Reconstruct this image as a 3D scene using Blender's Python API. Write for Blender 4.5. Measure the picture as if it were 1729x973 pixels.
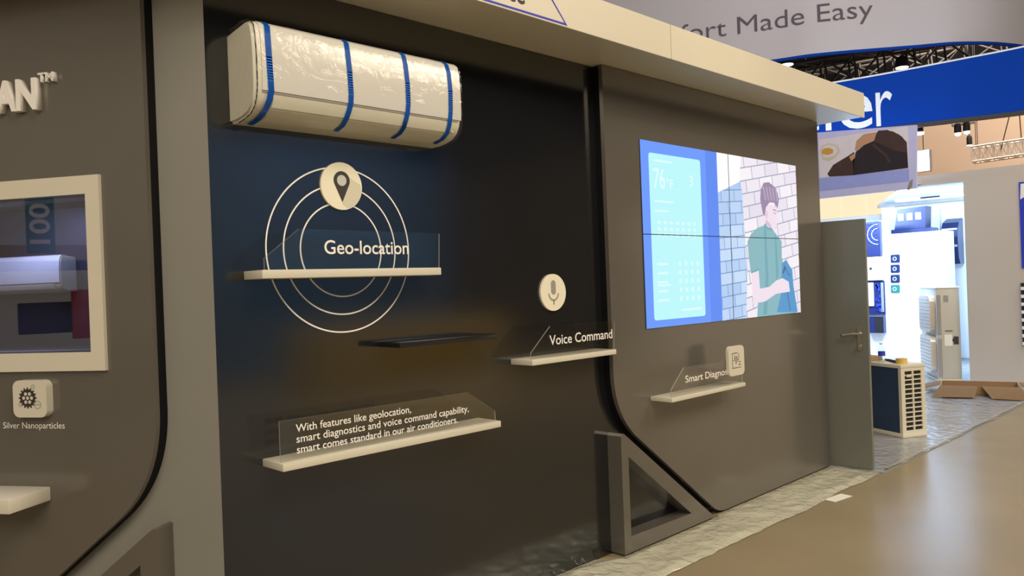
import bpy, bmesh, math, random
from mathutils import Vector, Matrix, noise

for o in list(bpy.data.objects):
    bpy.data.objects.remove(o)
SC = bpy.context.scene
COL = SC.collection
rnd = random.Random(7)
PI = math.pi

# ------------------------------------------------------------------ camera
F_PX = 1341.0
CAM = Vector((0, 0, 1.575))
YAW, PITCH, ROLL = math.radians(44.42), math.radians(-0.13), math.radians(-2.13)
fw = Vector((math.sin(YAW) * math.cos(PITCH), math.cos(YAW) * math.cos(PITCH), math.sin(PITCH)))
r0 = fw.cross(Vector((0, 0, 1))).normalized()
u0 = r0.cross(fw)
RT = r0 * math.cos(ROLL) + u0 * math.sin(ROLL)
UP = -r0 * math.sin(ROLL) + u0 * math.cos(ROLL)
cd = bpy.data.cameras.new('camera')
cam = bpy.data.objects.new('camera', cd)
COL.objects.link(cam)
M = Matrix((RT, UP, -fw)).transposed().to_4x4()
M.translation = CAM
cam.matrix_world = M
cd.sensor_fit = 'HORIZONTAL'
cd.sensor_width = 36
cd.lens = F_PX / 1729 * 36
cd.clip_end = 200
SC.camera = cam

# ------------------------------------------------------------------ world, exposure, hall lights
vs = SC.view_settings
vs.view_transform = 'Standard'
vs.look = 'None'
vs.gamma = 1
vs.use_curve_mapping = False
vs.exposure = 0.0
W = bpy.data.worlds.new('hall_air')
SC.world = W
W.use_nodes = True
W.node_tree.nodes['Background'].inputs[0].default_value = (1.0, 0.86, 0.68, 1)
W.node_tree.nodes['Background'].inputs[1].default_value = 0.30


def lamp(name, kind, loc, target, energy, color, size=1.0, size_y=None, spot=60, blend=0.6):
    d = bpy.data.lights.new(name, kind)
    d.energy = energy
    d.color = color
    if kind == 'AREA':
        d.size = size
        if size_y:
            d.shape = 'RECTANGLE'
            d.size_y = size_y
    elif kind == 'SPOT':
        d.spot_size = math.radians(spot)
        d.spot_blend = blend
        d.shadow_soft_size = size
    else:
        d.shadow_soft_size = size
    o = bpy.data.objects.new(name, d)
    COL.objects.link(o)
    o.location = loc
    v = Vector(target) - Vector(loc)
    o.rotation_euler = v.to_track_quat('-Z', 'Y').to_euler()
    return o


WARM = (1.0, 0.87, 0.68)
lamp('hall_light', 'AREA', (1.0, -5.0, 8.5), (3.2, 2.5, 1.2), 620, WARM, 4, 4)
lamp('hall_light', 'AREA', (9.0, -4.0, 8.5), (6.0, 2.5, 0.8), 600, WARM, 4, 4)
lamp('hall_light', 'AREA', (-6.0, -3.0, 6.5), (0.5, 3.0, 1.2), 480, WARM, 4, 4)
lamp('aisle_spot', 'SPOT', (5.2, -1.5, 6.5), (4.35, 2.54, 2.93), 200, (1.0, 0.80, 0.52), 0.1, spot=16, blend=1.0)
lamp('hall_wall_wash', 'AREA', (21.0, 5.0, 9.4), (26.0, 6.0, 5.0), 1500, (1.0, 0.84, 0.68), 5, 5)
lamp('banner_wash', 'AREA', (9.0, 3.0, 9.3), (14.5, 4.5, 5.5), 240, (0.95, 0.93, 1.0), 3, 3)
COOL = (0.50, 0.72, 1.0)
lamp('booth_light', 'AREA', (12.55, 4.15, 2.72), (14.6, 4.70, 0.9), 190, COOL, 0.9, 0.3)
lamp('booth_light', 'AREA', (12.0, 6.3, 2.95), (13.9, 5.4, 1.3), 160, COOL, 1.0, 0.5)


# ------------------------------------------------------------------ pixel rays (1729 x 973 frame of the photograph)
def ray(px, py):
    return RT * (px - 864.5) / F_PX - UP * (py - 486.5) / F_PX + fw


def ptX(px, py, X):
    d = ray(px, py)
    return CAM + d * (X / d.x)


def ptY(px, py, Y):
    d = ray(px, py)
    return CAM + d * (Y / d.y)


def ptD(px, py, D):
    return CAM + ray(px, py) * D


# ------------------------------------------------------------------ materials
def nodes_of(name):
    m = bpy.data.materials.new(name)
    m.use_nodes = True
    nt = m.node_tree
    return m, nt, nt.nodes['Principled BSDF']


def srgb(r, g, b):
    f = lambda c: ((c / 255) / 12.92 if c / 255 <= 0.04045 else ((c / 255 + 0.055) / 1.055) ** 2.4)
    return (f(r), f(g), f(b), 1)


def mat(name, col, rough=0.5, metal=0.0, var=0.06, scale=8.0, bump=0.0, bscale=60.0, coat=0.0, spec=0.5, rvar=0.0):
    m, nt, p = nodes_of(name)
    L = nt.links
    tc = nt.nodes.new('ShaderNodeTexCoord')
    nz = nt.nodes.new('ShaderNodeTexNoise')
    nz.inputs['Scale'].default_value = scale
    nz.inputs['Detail'].default_value = 5
    L.new(tc.outputs['Object'], nz.inputs['Vector'])
    mx = nt.nodes.new('ShaderNodeMix')
    mx.data_type = 'RGBA'
    mx.inputs[6].default_value = tuple(c * (1 - var) for c in col[:3]) + (1,)
    mx.inputs[7].default_value = tuple(min(1, c * (1 + var)) for c in col[:3]) + (1,)
    L.new(nz.outputs[0], mx.inputs[0])
    L.new(mx.outputs[2], p.inputs['Base Color'])
    p.inputs['Roughness'].default_value = rough
    if rvar:
        mr = nt.nodes.new('ShaderNodeMapRange')
        mr.inputs[3].default_value = max(0.02, rough - rvar)
        mr.inputs[4].default_value = rough + rvar
        L.new(nz.outputs[0], mr.inputs[0])
        L.new(mr.outputs[0], p.inputs['Roughness'])
    p.inputs['Metallic'].default_value = metal
    p.inputs['Specular IOR Level'].default_value = spec
    p.inputs['Coat Weight'].default_value = coat
    if bump:
        nb = nt.nodes.new('ShaderNodeTexNoise')
        nb.inputs['Scale'].default_value = bscale
        nb.inputs['Detail'].default_value = 6
        L.new(tc.outputs['Object'], nb.inputs['Vector'])
        bp = nt.nodes.new('ShaderNodeBump')
        bp.inputs['Strength'].default_value = bump
        bp.inputs['Distance'].default_value = 0.01
        L.new(nb.outputs[0], bp.inputs['Height'])
        L.new(bp.outputs[0], p.inputs['Normal'])
    return m


def emit(name, col, strength=1.0):
    m, nt, p = nodes_of(name)
    p.inputs['Base Color'].default_value = (0.02, 0.02, 0.02, 1)
    p.inputs['Roughness'].default_value = 0.4
    p.inputs['Emission Color'].default_value = col
    p.inputs['Emission Strength'].default_value = strength
    return m


def clear(name, tint=(1, 1, 1, 1), gloss=0.06, rough=0.02, bump=0.0, bscale=25, dcol=None, dmix=0.0, graze=0.9):
    """thin see-through sheet: transparent plus a fresnel-weighted gloss, optionally some milky diffuse"""
    m = bpy.data.materials.new(name)
    m.use_nodes = True
    nt = m.node_tree
    nt.nodes.clear()
    L = nt.links
    out = nt.nodes.new('ShaderNodeOutputMaterial')
    tr = nt.nodes.new('ShaderNodeBsdfTransparent')
    tr.inputs[0].default_value = tint
    gl = nt.nodes.new('ShaderNodeBsdfGlossy')
    gl.inputs['Roughness'].default_value = rough
    fr = nt.nodes.new('ShaderNodeLayerWeight')
    fr.inputs[0].default_value = 0.5
    pw = nt.nodes.new('ShaderNodeMath')
    pw.operation = 'POWER'
    pw.inputs[1].default_value = 5.0
    L.new(fr.outputs['Facing'], pw.inputs[0])
    mu = nt.nodes.new('ShaderNodeMath')
    mu.operation = 'MULTIPLY_ADD'
    mu.inputs[1].default_value = graze
    mu.inputs[2].default_value = gloss
    mu.use_clamp = True
    L.new(pw.outputs[0], mu.inputs[0])
    m1 = nt.nodes.new('ShaderNodeMixShader')
    L.new(mu.outputs[0], m1.inputs[0])
    base = tr.outputs[0]
    if dcol:
        df = nt.nodes.new('ShaderNodeBsdfDiffuse')
        df.inputs[0].default_value = dcol
        m2 = nt.nodes.new('ShaderNodeMixShader')
        m2.inputs[0].default_value = dmix
        L.new(tr.outputs[0], m2.inputs[1])
        L.new(df.outputs[0], m2.inputs[2])
        base = m2.outputs[0]
    L.new(base, m1.inputs[1])
    L.new(gl.outputs[0], m1.inputs[2])
    L.new(m1.outputs[0], out.inputs[0])
    if bump:
        tc = nt.nodes.new('ShaderNodeTexCoord')
        nb = nt.nodes.new('ShaderNodeTexNoise')
        nb.inputs['Scale'].default_value = bscale
        nb.inputs['Detail'].default_value = 4
        nb.inputs['Distortion'].default_value = 1.5
        L.new(tc.outputs['Object'], nb.inputs['Vector'])
        bp = nt.nodes.new('ShaderNodeBump')
        bp.inputs['Strength'].default_value = bump
        bp.inputs['Distance'].default_value = 0.02
        L.new(nb.outputs[0], bp.inputs['Height'])
        for n in (gl, fr):
            L.new(bp.outputs[0], n.inputs['Normal'])
    return m


m_floor = mat('polished_concrete', (0.315, 0.255, 0.160, 1), 0.25, var=0.22, scale=0.9, spec=0.6, rvar=0.05)
m_black = mat('black_gloss_laminate', (0.0095, 0.010, 0.0115, 1), 0.13, var=0.1, scale=3, rvar=0.02, spec=1.0)
m_grey = mat('grey_gloss_laminate', (0.185, 0.170, 0.148, 1), 0.19, metal=0.5, var=0.06, scale=2, rvar=0.03)
m_greybase = mat('grey_satin_laminate', (0.235, 0.228, 0.205, 1), 0.42, var=0.05, scale=2)
m_core = mat('dead_black_edge', (0.004, 0.004, 0.006, 1), 0.6, spec=0.2)
m_white = mat('white_lacquer', (0.64, 0.60, 0.50, 1), 0.32, var=0.04, scale=4)
m_fascia = mat('white_fascia_board', (0.62, 0.575, 0.47, 1), 0.42, var=0.03, scale=3)
m_soffit = mat('white_soffit_board', (0.56, 0.52, 0.42, 1), 0.28, var=0.04, scale=2)
m_groove = mat('joint_line', (0.22, 0.18, 0.12, 1), 0.7)
m_acw = mat('white_plastic', (0.61, 0.59, 0.545, 1), 0.30, var=0.02, coat=0.2)
m_aclow = mat('ivory_plastic', (0.64, 0.62, 0.52, 1), 0.35, var=0.02)
m_dark = mat('dark_rubber', (0.012, 0.011, 0.012, 1), 0.55)
m_tape = mat('blue_masking_tape', (0.0, 0.135, 0.62, 1), 0.45, var=0.08, scale=40)
m_film = clear('shrink_film', gloss=0.035, rough=0.05, bump=0.45, bscale=11, graze=0.25)
m_acrylic = clear('clear_acrylic', tint=(0.96, 0.96, 0.94, 1), gloss=0.055, rough=0.015)
m_acredge = clear('acrylic_edge', tint=(0.7, 0.72, 0.7, 1), gloss=0.1, rough=0.1, dcol=(0.8, 0.8, 0.78, 1), dmix=0.45)
m_glass = clear('showcase_glass', tint=(0.8, 0.8, 0.85, 1), gloss=0.13, rough=0.01)
m_vinyl = mat('white_vinyl', (0.86, 0.83, 0.80, 1), 0.5)
m_cream = mat('cream_disc', (0.80, 0.75, 0.60, 1), 0.4, var=0.03)
m_creamdk = mat('cream_disc_shadow_print', (0.62, 0.58, 0.46, 1), 0.4, var=0.03)
m_pin = mat('brown_print', (0.035, 0.028, 0.026, 1), 0.5)
m_greyprint = mat('grey_print', (0.30, 0.28, 0.27, 1), 0.5)
m_ltgrey = mat('light_grey_print', (0.52, 0.52, 0.48, 1), 0.5)
m_steel = mat('brushed_steel', (0.62, 0.58, 0.50, 1), 0.25, metal=1.0)
m_door = mat('grey_green_door_paint', (0.15, 0.155, 0.135, 1), 0.25, var=0.05)
m_sheet = clear('plastic_sheet', tint=(0.96, 0.95, 0.86, 1), gloss=0.16, rough=0.09, bump=0.8, bscale=10, dcol=(0.93, 0.92, 0.75, 1), dmix=0.62)
m_sheet2 = clear('clear_carpet_film', tint=(0.97, 0.97, 0.95, 1), gloss=0.14, rough=0.12, bump=1.0, bscale=6, dcol=(0.78, 0.80, 0.85, 1), dmix=0.5)
m_carpet = mat('grey_carpet', (0.26, 0.27, 0.27, 1), 0.95, var=0.2, scale=60, bump=0.4, bscale=300)
m_paper = mat('white_paper', (0.8, 0.78, 0.7, 1), 0.7)
m_blueline = mat('blue_print', (0.015, 0.02, 0.42, 1), 0.5)
m_bluelogo = mat('blue_fabric', (0.003, 0.043, 0.33, 1), 0.85, var=0.08, scale=1.2, spec=0.1)
m_whitefab = mat('white_fabric_print', (0.78, 0.80, 0.84, 1), 0.8)
m_greyfab = mat('lilac_grey_fabric', (0.52, 0.50, 0.53, 1), 0.8, var=0.05, scale=0.6)
m_greytext = mat('plum_grey_print', (0.105, 0.085, 0.11, 1), 0.8)
m_hallwall = mat('tan_hall_wall', (0.47, 0.36, 0.28, 1), 0.9, var=0.06, scale=0.4)
m_ceil = mat('dark_hall_ceiling', (0.006, 0.006, 0.007, 1), 0.9, spec=0.1)
m_truss = mat('dark_aluminium', (0.06, 0.055, 0.055, 1), 0.5, metal=0.5)
m_silver = mat('silver_aluminium', (0.70, 0.62, 0.54, 1), 0.35, metal=0.5)
m_wallwhite = mat('white_booth_wall', (0.55, 0.51, 0.47, 1), 0.55, var=0.03, scale=1)
m_purewhite = mat('pure_white_board', (0.85, 0.86, 0.88, 1), 0.4, var=0.02)
m_bluedk = mat('navy_plastic', (0.015, 0.025, 0.11, 1), 0.3)
m_bluemid = mat('cobalt_print', (0.03, 0.05, 0.55, 1), 0.4)
m_unit = mat('ivory_sheet_metal', (0.66, 0.62, 0.50, 1), 0.4, var=0.03)
m_unit2 = mat('pale_grey_sheet_metal', (0.50, 0.48, 0.41, 1), 0.4, var=0.03)
m_coil = mat('blue_black_coil_fins', (0.016, 0.04, 0.095, 1), 0.55, var=0.3, scale=40, bump=0.3, bscale=200)
m_slot = mat('dark_slot', (0.012, 0.010, 0.012, 1), 0.8)
m_kraft = mat('brown_cardboard', (0.42, 0.27, 0.14, 1), 0.85, var=0.08, scale=10)
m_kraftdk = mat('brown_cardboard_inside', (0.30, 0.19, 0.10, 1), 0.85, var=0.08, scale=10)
m_yellow = mat('yellow_tape', (0.75, 0.50, 0.12, 1), 0.5)
m_pet = clear('bottle_plastic', tint=(0.85, 0.92, 0.93, 1), gloss=0.08, rough=0.05)
m_redpr = mat('red_print', (0.5, 0.04, 0.03, 1), 0.5)
m_lamp_glow = emit('lamp_glow', (1.0, 0.86, 0.66, 1), 6)
m_cool_glow = emit('cool_glow', (0.8, 0.9, 1.0, 1), 5)
m_niche = mat('showcase_dark_lining', (0.03, 0.027, 0.034, 1), 0.6)
m_teal = mat('teal_sign', (0.03, 0.20, 0.17, 1), 0.6)


# ------------------------------------------------------------------ mesh helpers
def link(name, bm, material, parent=None, mtx=None, smooth=None, kind=None):
    me = bpy.data.meshes.new(name)
    bmesh.ops.recalc_face_normals(bm, faces=bm.faces)
    bm.to_mesh(me)
    bm.free()
    for mm in (material if isinstance(material, (list, tuple)) else [material]):
        me.materials.append(mm)
    if smooth:
        for p in me.polygons:
            p.use_smooth = True
        me.set_sharp_from_angle(angle=math.radians(smooth))
    o = bpy.data.objects.new(name, me)
    COL.objects.link(o)
    if mtx is not None:
        o.matrix_world = mtx
    if parent is not None:
        o.parent = parent
        if mtx is not None:
            o.matrix_parent_inverse = Matrix.Identity(4)
            o.matrix_local = mtx
    if kind:
        o['kind'] = kind
    return o


def tag(o, label, cat, group=None):
    o['label'] = label
    o['category'] = cat
    if group:
        o['group'] = group
    return o


def thing(name, label, cat, loc=(0, 0, 0), mtx=None, group=None):
    o = bpy.data.objects.new(name, None)
    o.empty_display_size = 0.1
    COL.objects.link(o)
    if mtx is not None:
        o.matrix_world = mtx
    else:
        o.location = loc
    return tag(o, label, cat, group)


def struct(name, bm, material, mtx=None, smooth=None):
    return link(name, bm, material, None, mtx, smooth, 'structure')


def box(bm, x0, x1, y0, y1, z0, z1, bev=0.0, mi=0):
    g = bmesh.ops.create_cube(bm, size=1.0)
    vs_ = g['verts']
    for v in vs_:
        v.co = Vector((x0 + (v.co.x + .5) * (x1 - x0), y0 + (v.co.y + .5) * (y1 - y0), z0 + (v.co.z + .5) * (z1 - z0)))
    fs = list({f for v in vs_ for f in v.link_faces})
    for f in fs:
        f.material_index = mi
    if bev:
        es = list({e for v in vs_ for e in v.link_edges})
        bmesh.ops.bevel(bm, geom=es, offset=bev, segments=2, affect='EDGES', profile=0.5)
    return bm


def B(*a, **k):
    return box(bmesh.new(), *a, **k)


def prism(outer, y0, y1, holes=(), bm=None, axis='y', mi=0, bev=0.0):
    """outline(s) in (x,z) extruded from y0 to y1 (axis 'x': outline in (y,z) extruded along x; 'z': in (x,y))"""
    bm = bm or bmesh.new()
    co = {'y': lambda a, b, t: (a, t, b), 'x': lambda a, b, t: (t, a, b), 'z': lambda a, b, t: (a, b, t)}[axis]
    es, loops = [], []
    for lp in [outer] + list(holes):
        v = [bm.verts.new(co(a, b, y0)) for a, b in lp]
        loops.append(v)
        es += [bm.edges.new((v[i], v[(i + 1) % len(v)])) for i in range(len(v))]
    if holes:
        r = bmesh.ops.triangle_fill(bm, use_beauty=True, use_dissolve=False, edges=es)
        fs = [g for g in r['geom'] if isinstance(g, bmesh.types.BMFace)]
    else:
        fs = [bm.faces.new(loops[0])]
    r = bmesh.ops.extrude_face_region(bm, geom=fs)
    nv = [g for g in r['geom'] if isinstance(g, bmesh.types.BMVert)]
    d = Vector(co(0, 0, y1 - y0))
    for v in nv:
        v.co += d
    for f in {f for v in nv for f in v.link_faces} | set(f for f in fs if f.is_valid):
        f.material_index = mi
    return bm


def bar(bm, p, q, r=0.01, seg=8, mi=0, r2=None):
    p, q = Vector(p), Vector(q)
    d = q - p
    if d.length < 1e-6:
        return bm
    g = bmesh.ops.create_cone(bm, cap_ends=True, segments=seg, radius1=r, radius2=r if r2 is None else r2, depth=d.length)
    m = d.to_track_quat('Z', 'Y').to_matrix().to_4x4()
    m.translation = (p + q) / 2
    bmesh.ops.transform(bm, matrix=m, verts=g['verts'])
    for f in {f for v in g['verts'] for f in v.link_faces}:
        f.material_index = mi
    return bm


def lathe(prof, seg=24, bm=None, origin=(0, 0, 0)):
    bm = bm or bmesh.new()
    o = Vector(origin)
    rings = []
    for r, z in prof:
        if r < 1e-5:
            rings.append([bm.verts.new(o + Vector((0, 0, z)))])
        else:
            rings.append([bm.verts.new(o + Vector((r * math.cos(2 * PI * i / seg), r * math.sin(2 * PI * i / seg), z))) for i in range(seg)])
    for a, b in zip(rings, rings[1:]):
        for i in range(seg):
            j = (i + 1) % seg
            if len(a) == 1 and len(b) == 1:
                continue
            if len(a) == 1:
                bm.faces.new((a[0], b[i], b[j]))
            elif len(b) == 1:
                bm.faces.new((a[i], a[j], b[0]))
            else:
                bm.faces.new((a[i], a[j], b[j], b[i]))
    return bm


def circle(cx, cz, r, n=64, a0=0.0, a1=2 * PI):
    full = abs(a1 - a0 - 2 * PI) < 1e-6
    return [(cx + r * math.cos(a0 + (a1 - a0) * i / (n if full else n - 1)), cz + r * math.sin(a0 + (a1 - a0) * i / (n if full else n - 1))) for i in range(n)]


def roundrect(x0, x1, z0, z1, r, n=8):
    p = []
    for cx, cz, a in ((x1 - r, z1 - r, 0), (x0 + r, z1 - r, PI / 2), (x0 + r, z0 + r, PI), (x1 - r, z0 + r, 3 * PI / 2)):
        p += [(cx + r * math.cos(a + PI / 2 * i / n), cz + r * math.sin(a + PI / 2 * i / n)) for i in range(n + 1)]
    return p


def fillet(a, c, b, n=12):
    """smooth corner from a to b with control corner c"""
    a, b, c = Vector(a), Vector(b), Vector(c)
    return [tuple(a * (1 - t) ** 2 + c * 2 * t * (1 - t) + b * t * t) for t in [i / n for i in range(n + 1)]]


_font = {}


def text_bm(s, thick=0.0, bold=0.0):
    """bmesh of a line of lettering lying in local x,z facing -y; returns bm, cap height, width"""
    def mk(body):
        c = bpy.data.curves.new('lettering', 'FONT')
        c.body = body
        c.resolution_u = 4
        c.offset = bold
        c.extrude = 0.02 if thick else 0.0
        o = bpy.data.objects.new('lettering', c)
        COL.objects.link(o)
        dg = bpy.context.evaluated_depsgraph_get()
        me = bpy.data.meshes.new_from_object(o.evaluated_get(dg))
        bpy.data.objects.remove(o)
        bpy.data.curves.remove(c)
        return me
    if 'H' not in _font:
        me = mk('H')
        _font['H'] = max(v.co.y for v in me.vertices)
        bpy.data.meshes.remove(me)
    me = mk(s)
    bm = bmesh.new()
    bm.from_mesh(me)
    bpy.data.meshes.remove(me)
    bmesh.ops.remove_doubles(bm, verts=bm.verts, dist=1e-5)
    return bm


def lettering(name, s, x0, x1, zb, cap, y, material, parent, thick=0.0, bold=0.0, mapf=None, mtx=None, label=None):
    bm = text_bm(s, thick, bold)
    xs = [v.co.x for v in bm.verts]
    a, b = min(xs), max(xs)
    zz = [v.co.z for v in bm.verts]
    z0, z1 = min(zz), max(zz)
    for v in bm.verts:
        X = x0 + (v.co.x - a) / (b - a) * (x1 - x0)
        Z = zb + v.co.y / _font['H'] * cap
        Yt = y - (0.0 if not thick else (v.co.z - z0) / (z1 - z0) * thick)
        v.co = mapf(X, Yt, Z) if mapf else Vector((X, Yt, Z))
    o = link(name, bm, material, parent, mtx)
    if label:
        o['label'] = label
    return o


# frame of the angled left wall: x to the right along it, -y out of it, z up
LA = math.radians(-57)
LU = Vector((math.cos(LA), math.sin(LA), 0))
LI = Vector((-LU.y, LU.x, 0))
CORNER = Vector((1.295, 2.93, 0))
LM = Matrix((LU, LI, Vector((0, 0, 1)))).transposed().to_4x4()
LM.translation = CORNER


def lthing(name, label, cat, group=None):
    return thing(name, label, cat, mtx=LM.copy(), group=group)


WY = 2.93      # face of the black wall
PY = 2.86      # face of the raised grey panel
SOF = 2.825    # underside of the header

# ------------------------------------------------------------------ the hall
bm = bmesh.new()
box(bm, -25, 40, -30, 40, -0.2, 0)
struct('floor', bm, m_floor)
struct('ceiling', B(-25, 40, -30, 40, 11.0, 11.2), m_ceil)
struct('wall_far', B(27.0, 27.3, -30, 40, 0, 7.3), m_hallwall)
struct('wall_upper', B(27.0, 27.3, -30, 40, 7.301, 11), m_ceil)

# ------------------------------------------------------------------ booth walls
struct('wall_right', B(1.295, 6.33, WY, WY + 0.12, 0, SOF), m_black)
NX0, NX1, NZ0, NZ1 = -1.62, -0.476, 1.384, 1.987    # showcase opening in the left wall
struct('wall_left', prism([(-3.2, 0), (0, 0), (0, SOF), (-3.2, SOF)], 0.0, 0.1, [[(NX0, NZ0), (NX1, NZ0), (NX1, NZ1), (NX0, NZ1)]]), m_greybase, LM.copy())

# header: soffit slab with fascia boards running round the corner
HN = -LI
hc = Vector((1.0857, 2.545))


def lpt(s, off):
    v = CORNER + LU * s + HN * off
    return (v.x, v.y)


hd = thing('header', 'long cream header running along the top of the black wall', 'header', (6.535, 2.7, SOF))
hinv = Matrix.Translation((-6.535, -2.7, -SOF))


def hpart(name, bm, m, lab=None):
    bmesh.ops.transform(bm, matrix=hinv, verts=bm.verts)
    o = link(name, bm, m, hd)
    if lab:
        o['label'] = lab
    return o


hpart('soffit', prism([(6.52, 2.56), (6.52, 3.05), (1.30, 3.05), lpt(-3.2, -0.1), lpt(-3.2, 0.37), (1.095, 2.56)], SOF + 0.004, SOF + 0.19, axis='z'), m_soffit, 'underside board of the header')
for a, b in ((1.0857, 3.822), (3.826, 6.535)):
    hpart('fascia_board', box(bmesh.new(), a, b, 2.545, 2.558, SOF, 3.022, 0.002), m_fascia)
hpart('fascia_board', prism([(hc.x, hc.y), lpt(-3.2, 0.385), lpt(-3.2, 0.372), (1.095, 2.5585)], SOF, 3.022, axis='z'), m_fascia)
hpart('joint_strip', box(bmesh.new(), 3.8222, 3.8258, 2.5462, 2.5585, SOF, 3.021), m_groove)
# printed outline and word end on the fascia
par = [(2.05, 2.833), (2.938, 2.833), (2.77, 3.010), (1.88, 3.010)]
inn = [(2.085, 2.843), (2.919, 2.843), (2.765, 3.000), (1.915, 3.000)]
bm = prism([(x, z) for x, z in par], 2.5446, 2.5438, [inn])
hpart('outline_print', bm, m_blueline, 'blue slanted outline printed on the fascia')
bm = text_bm('nce', 0.0, 0.012)
xs = [v.co.x for v in bm.verts]
for v in bm.verts:
    v.co = Vector((2.475 + (v.co.x - min(xs)) / (max(xs) - min(xs)) * 0.17, 2.5435, 2.872 + v.co.y / 0.73 * 0.105))
hpart('lettering', bm, m_dark, 'black letters')

# ------------------------------------------------------------------ raised grey panels with a curved lower corner
outl = [(6.36, 0.012), (6.36, SOF), (3.588, SOF)] + fillet((3.592, 1.06), (3.592, 0.805), (3.80, 0.651), 14) \
    + fillet((4.60, 0.056), (4.655, 0.016), (4.74, 0.012), 6)
fp = thing('raised_panel', 'big glossy grey raised panel with a curved lower corner carrying the video wall', 'wall panel', (5.0, PY, 0))
link('face_board', prism([(x - 5.0, z) for x, z in outl], 0, 0.026), m_grey, fp)
link('spacer', prism([(x - 5.0, z) for x, z in outl], 0.0262, 0.0695), m_core, fp)
# left one (own frame), with the showcase hole
lo = [(-3.2, 0.012), (-1.60, 0.012), (-1.55, 0.012)] + fillet((-0.396, 0.74), (-0.222, 0.885), (-0.217, 1.14), 14) + [(-0.219, SOF), (-3.2, SOF)]
hole = [(NX0, NZ0), (NX1, NZ0), (NX1, NZ1), (NX0, NZ1)]
lp_ = lthing('raised_panel', 'grey raised panel at far left with white lettering, showcase window and curved lower corner', 'wall panel')
lo = [(-3.2, 0.012), (-1.30, 0.012)] + fillet((-0.396, 0.74), (-0.222, 0.885), (-0.217, 1.14), 14) + [(-0.219, SOF), (-3.2, SOF)]
link('face_board', prism(lo, -0.07, -0.046, [hole]), m_grey, lp_)
link('spacer', prism(lo, -0.0458, -0.0005, [hole]), m_core, lp_)
lettering('lettering', 'AN', -0.858, -0.666, 2.327, 0.114, -0.070, m_vinyl, lp_, thick=0.030, bold=0.03, label='white raised letters')
lettering('lettering', 'TM', -0.662, -0.592, 2.427, 0.034, -0.070, m_vinyl, lp_, thick=0.022, bold=0.02, label='small white raised trademark letters')
lettering('caption', 'Silver Nanoparticles', -0.903, -0.619, 1.090, 0.024, -0.0708, m_vinyl, lp_, label='white caption')

# triangular frames at the foot of the panels
tr = thing('triangle_frame', 'grey right-angled triangular frame standing on the floor below the big grey panel', 'frame', (3.6, 2.83, 0))
tO = [(0.0, 0.012), (0.0, 0.690), (0.012, 0.705), (0.028, 0.703), (0.955, 0.014), (0.94, 0.012)]
tI = [(0.064, 0.105), (0.064, 0.566), (0.688, 0.096)]
link('frame', prism(tO, 0, 0.0995, [tI]), m_grey, tr)
lt = lthing('triangle_frame', 'grey triangular frame at the bottom left below the curved grey panel', 'frame')
tO2 = [(-0.213, 0.012), (-0.213, 0.718), (-0.225, 0.722), (-0.24, 0.712), (-1.12, 0.012)]
tI2 = [(-0.285, 0.085), (-0.285, 0.585), (-0.91, 0.085)]
link('frame', prism(tO2, -0.1, -0.0005, [tI2]), m_grey, lt)

# ------------------------------------------------------------------ left showcase
sh = lthing('showcase', 'white framed showcase window set in the grey panel at far left', 'showcase')
fo = [(-1.70, 1.313), (-0.415, 1.313), (-0.415, 2.057), (-1.70, 2.057)]
link('frame', prism(fo, -0.086, -0.0702, [hole]), m_white, sh, smooth=30)['label'] = 'white window frame'
bm = bmesh.new()
e = 0.0008
box(bm, NX0 - .01, NX1 + .01, 0.30, 0.31, NZ0 - .01, NZ1 + .01)
box(bm, NX0 - .012, NX0 - e, 0.101, 0.30, NZ0, NZ1)
box(bm, NX1 + e, NX1 + .012, 0.101, 0.30, NZ0, NZ1)
box(bm, NX0, NX1, 0.101, 0.30, NZ0 - .012, NZ0 - e)
box(bm, NX0, NX1, 0.101, 0.30, NZ1 + e, NZ1 + .012)
link('case', bm, m_niche, sh)
link('pane', B(NX0 + e, NX1 - e, -0.069, -0.064, NZ0 + e, NZ1 - e), m_glass, sh)['label'] = 'reflecting glass pane'
lz = LM @ Vector((-0.95, 0.02, 1.955))
lamp('showcase_light', 'AREA', lz, LM @ Vector((-1.05, 0.14, 1.6)), 4.5, (0.45, 0.55, 1.0), 0.5, 0.06)

PROF = [(0, 2.585), (.13, 2.598), (.172, 2.594), (.193, 2.578), (.203, 2.54), (.209, 2.46), (.209, 2.37), (.206, 2.335),
        (.198, 2.305), (.180, 2.277), (.150, 2.257), (.10, 2.245), (.05, 2.24), (0, 2.24)]


def offset_prof(pf, d):
    out = []
    for i, p in enumerate(pf):
        a = Vector(pf[max(0, i - 1)])
        b = Vector(pf[min(len(pf) - 1, i + 1)])
        t = (b - a).normalized()
        out.append((p[0] - t.y * d, p[1] + t.x * d))
    return out


def strip_prof(pf, x0, x1, d0, d1, sh_=0.0):
    """a skin following profile pf (outward distance, height) between offsets d0 and d1, from x0 to x1, out along -y"""
    A, Bq = offset_prof(pf, d0), offset_prof(pf, d1)
    loop = A + Bq[::-1]
    return prism([(-a, b) for a, b in loop], x0, x1, axis='x')


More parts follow.
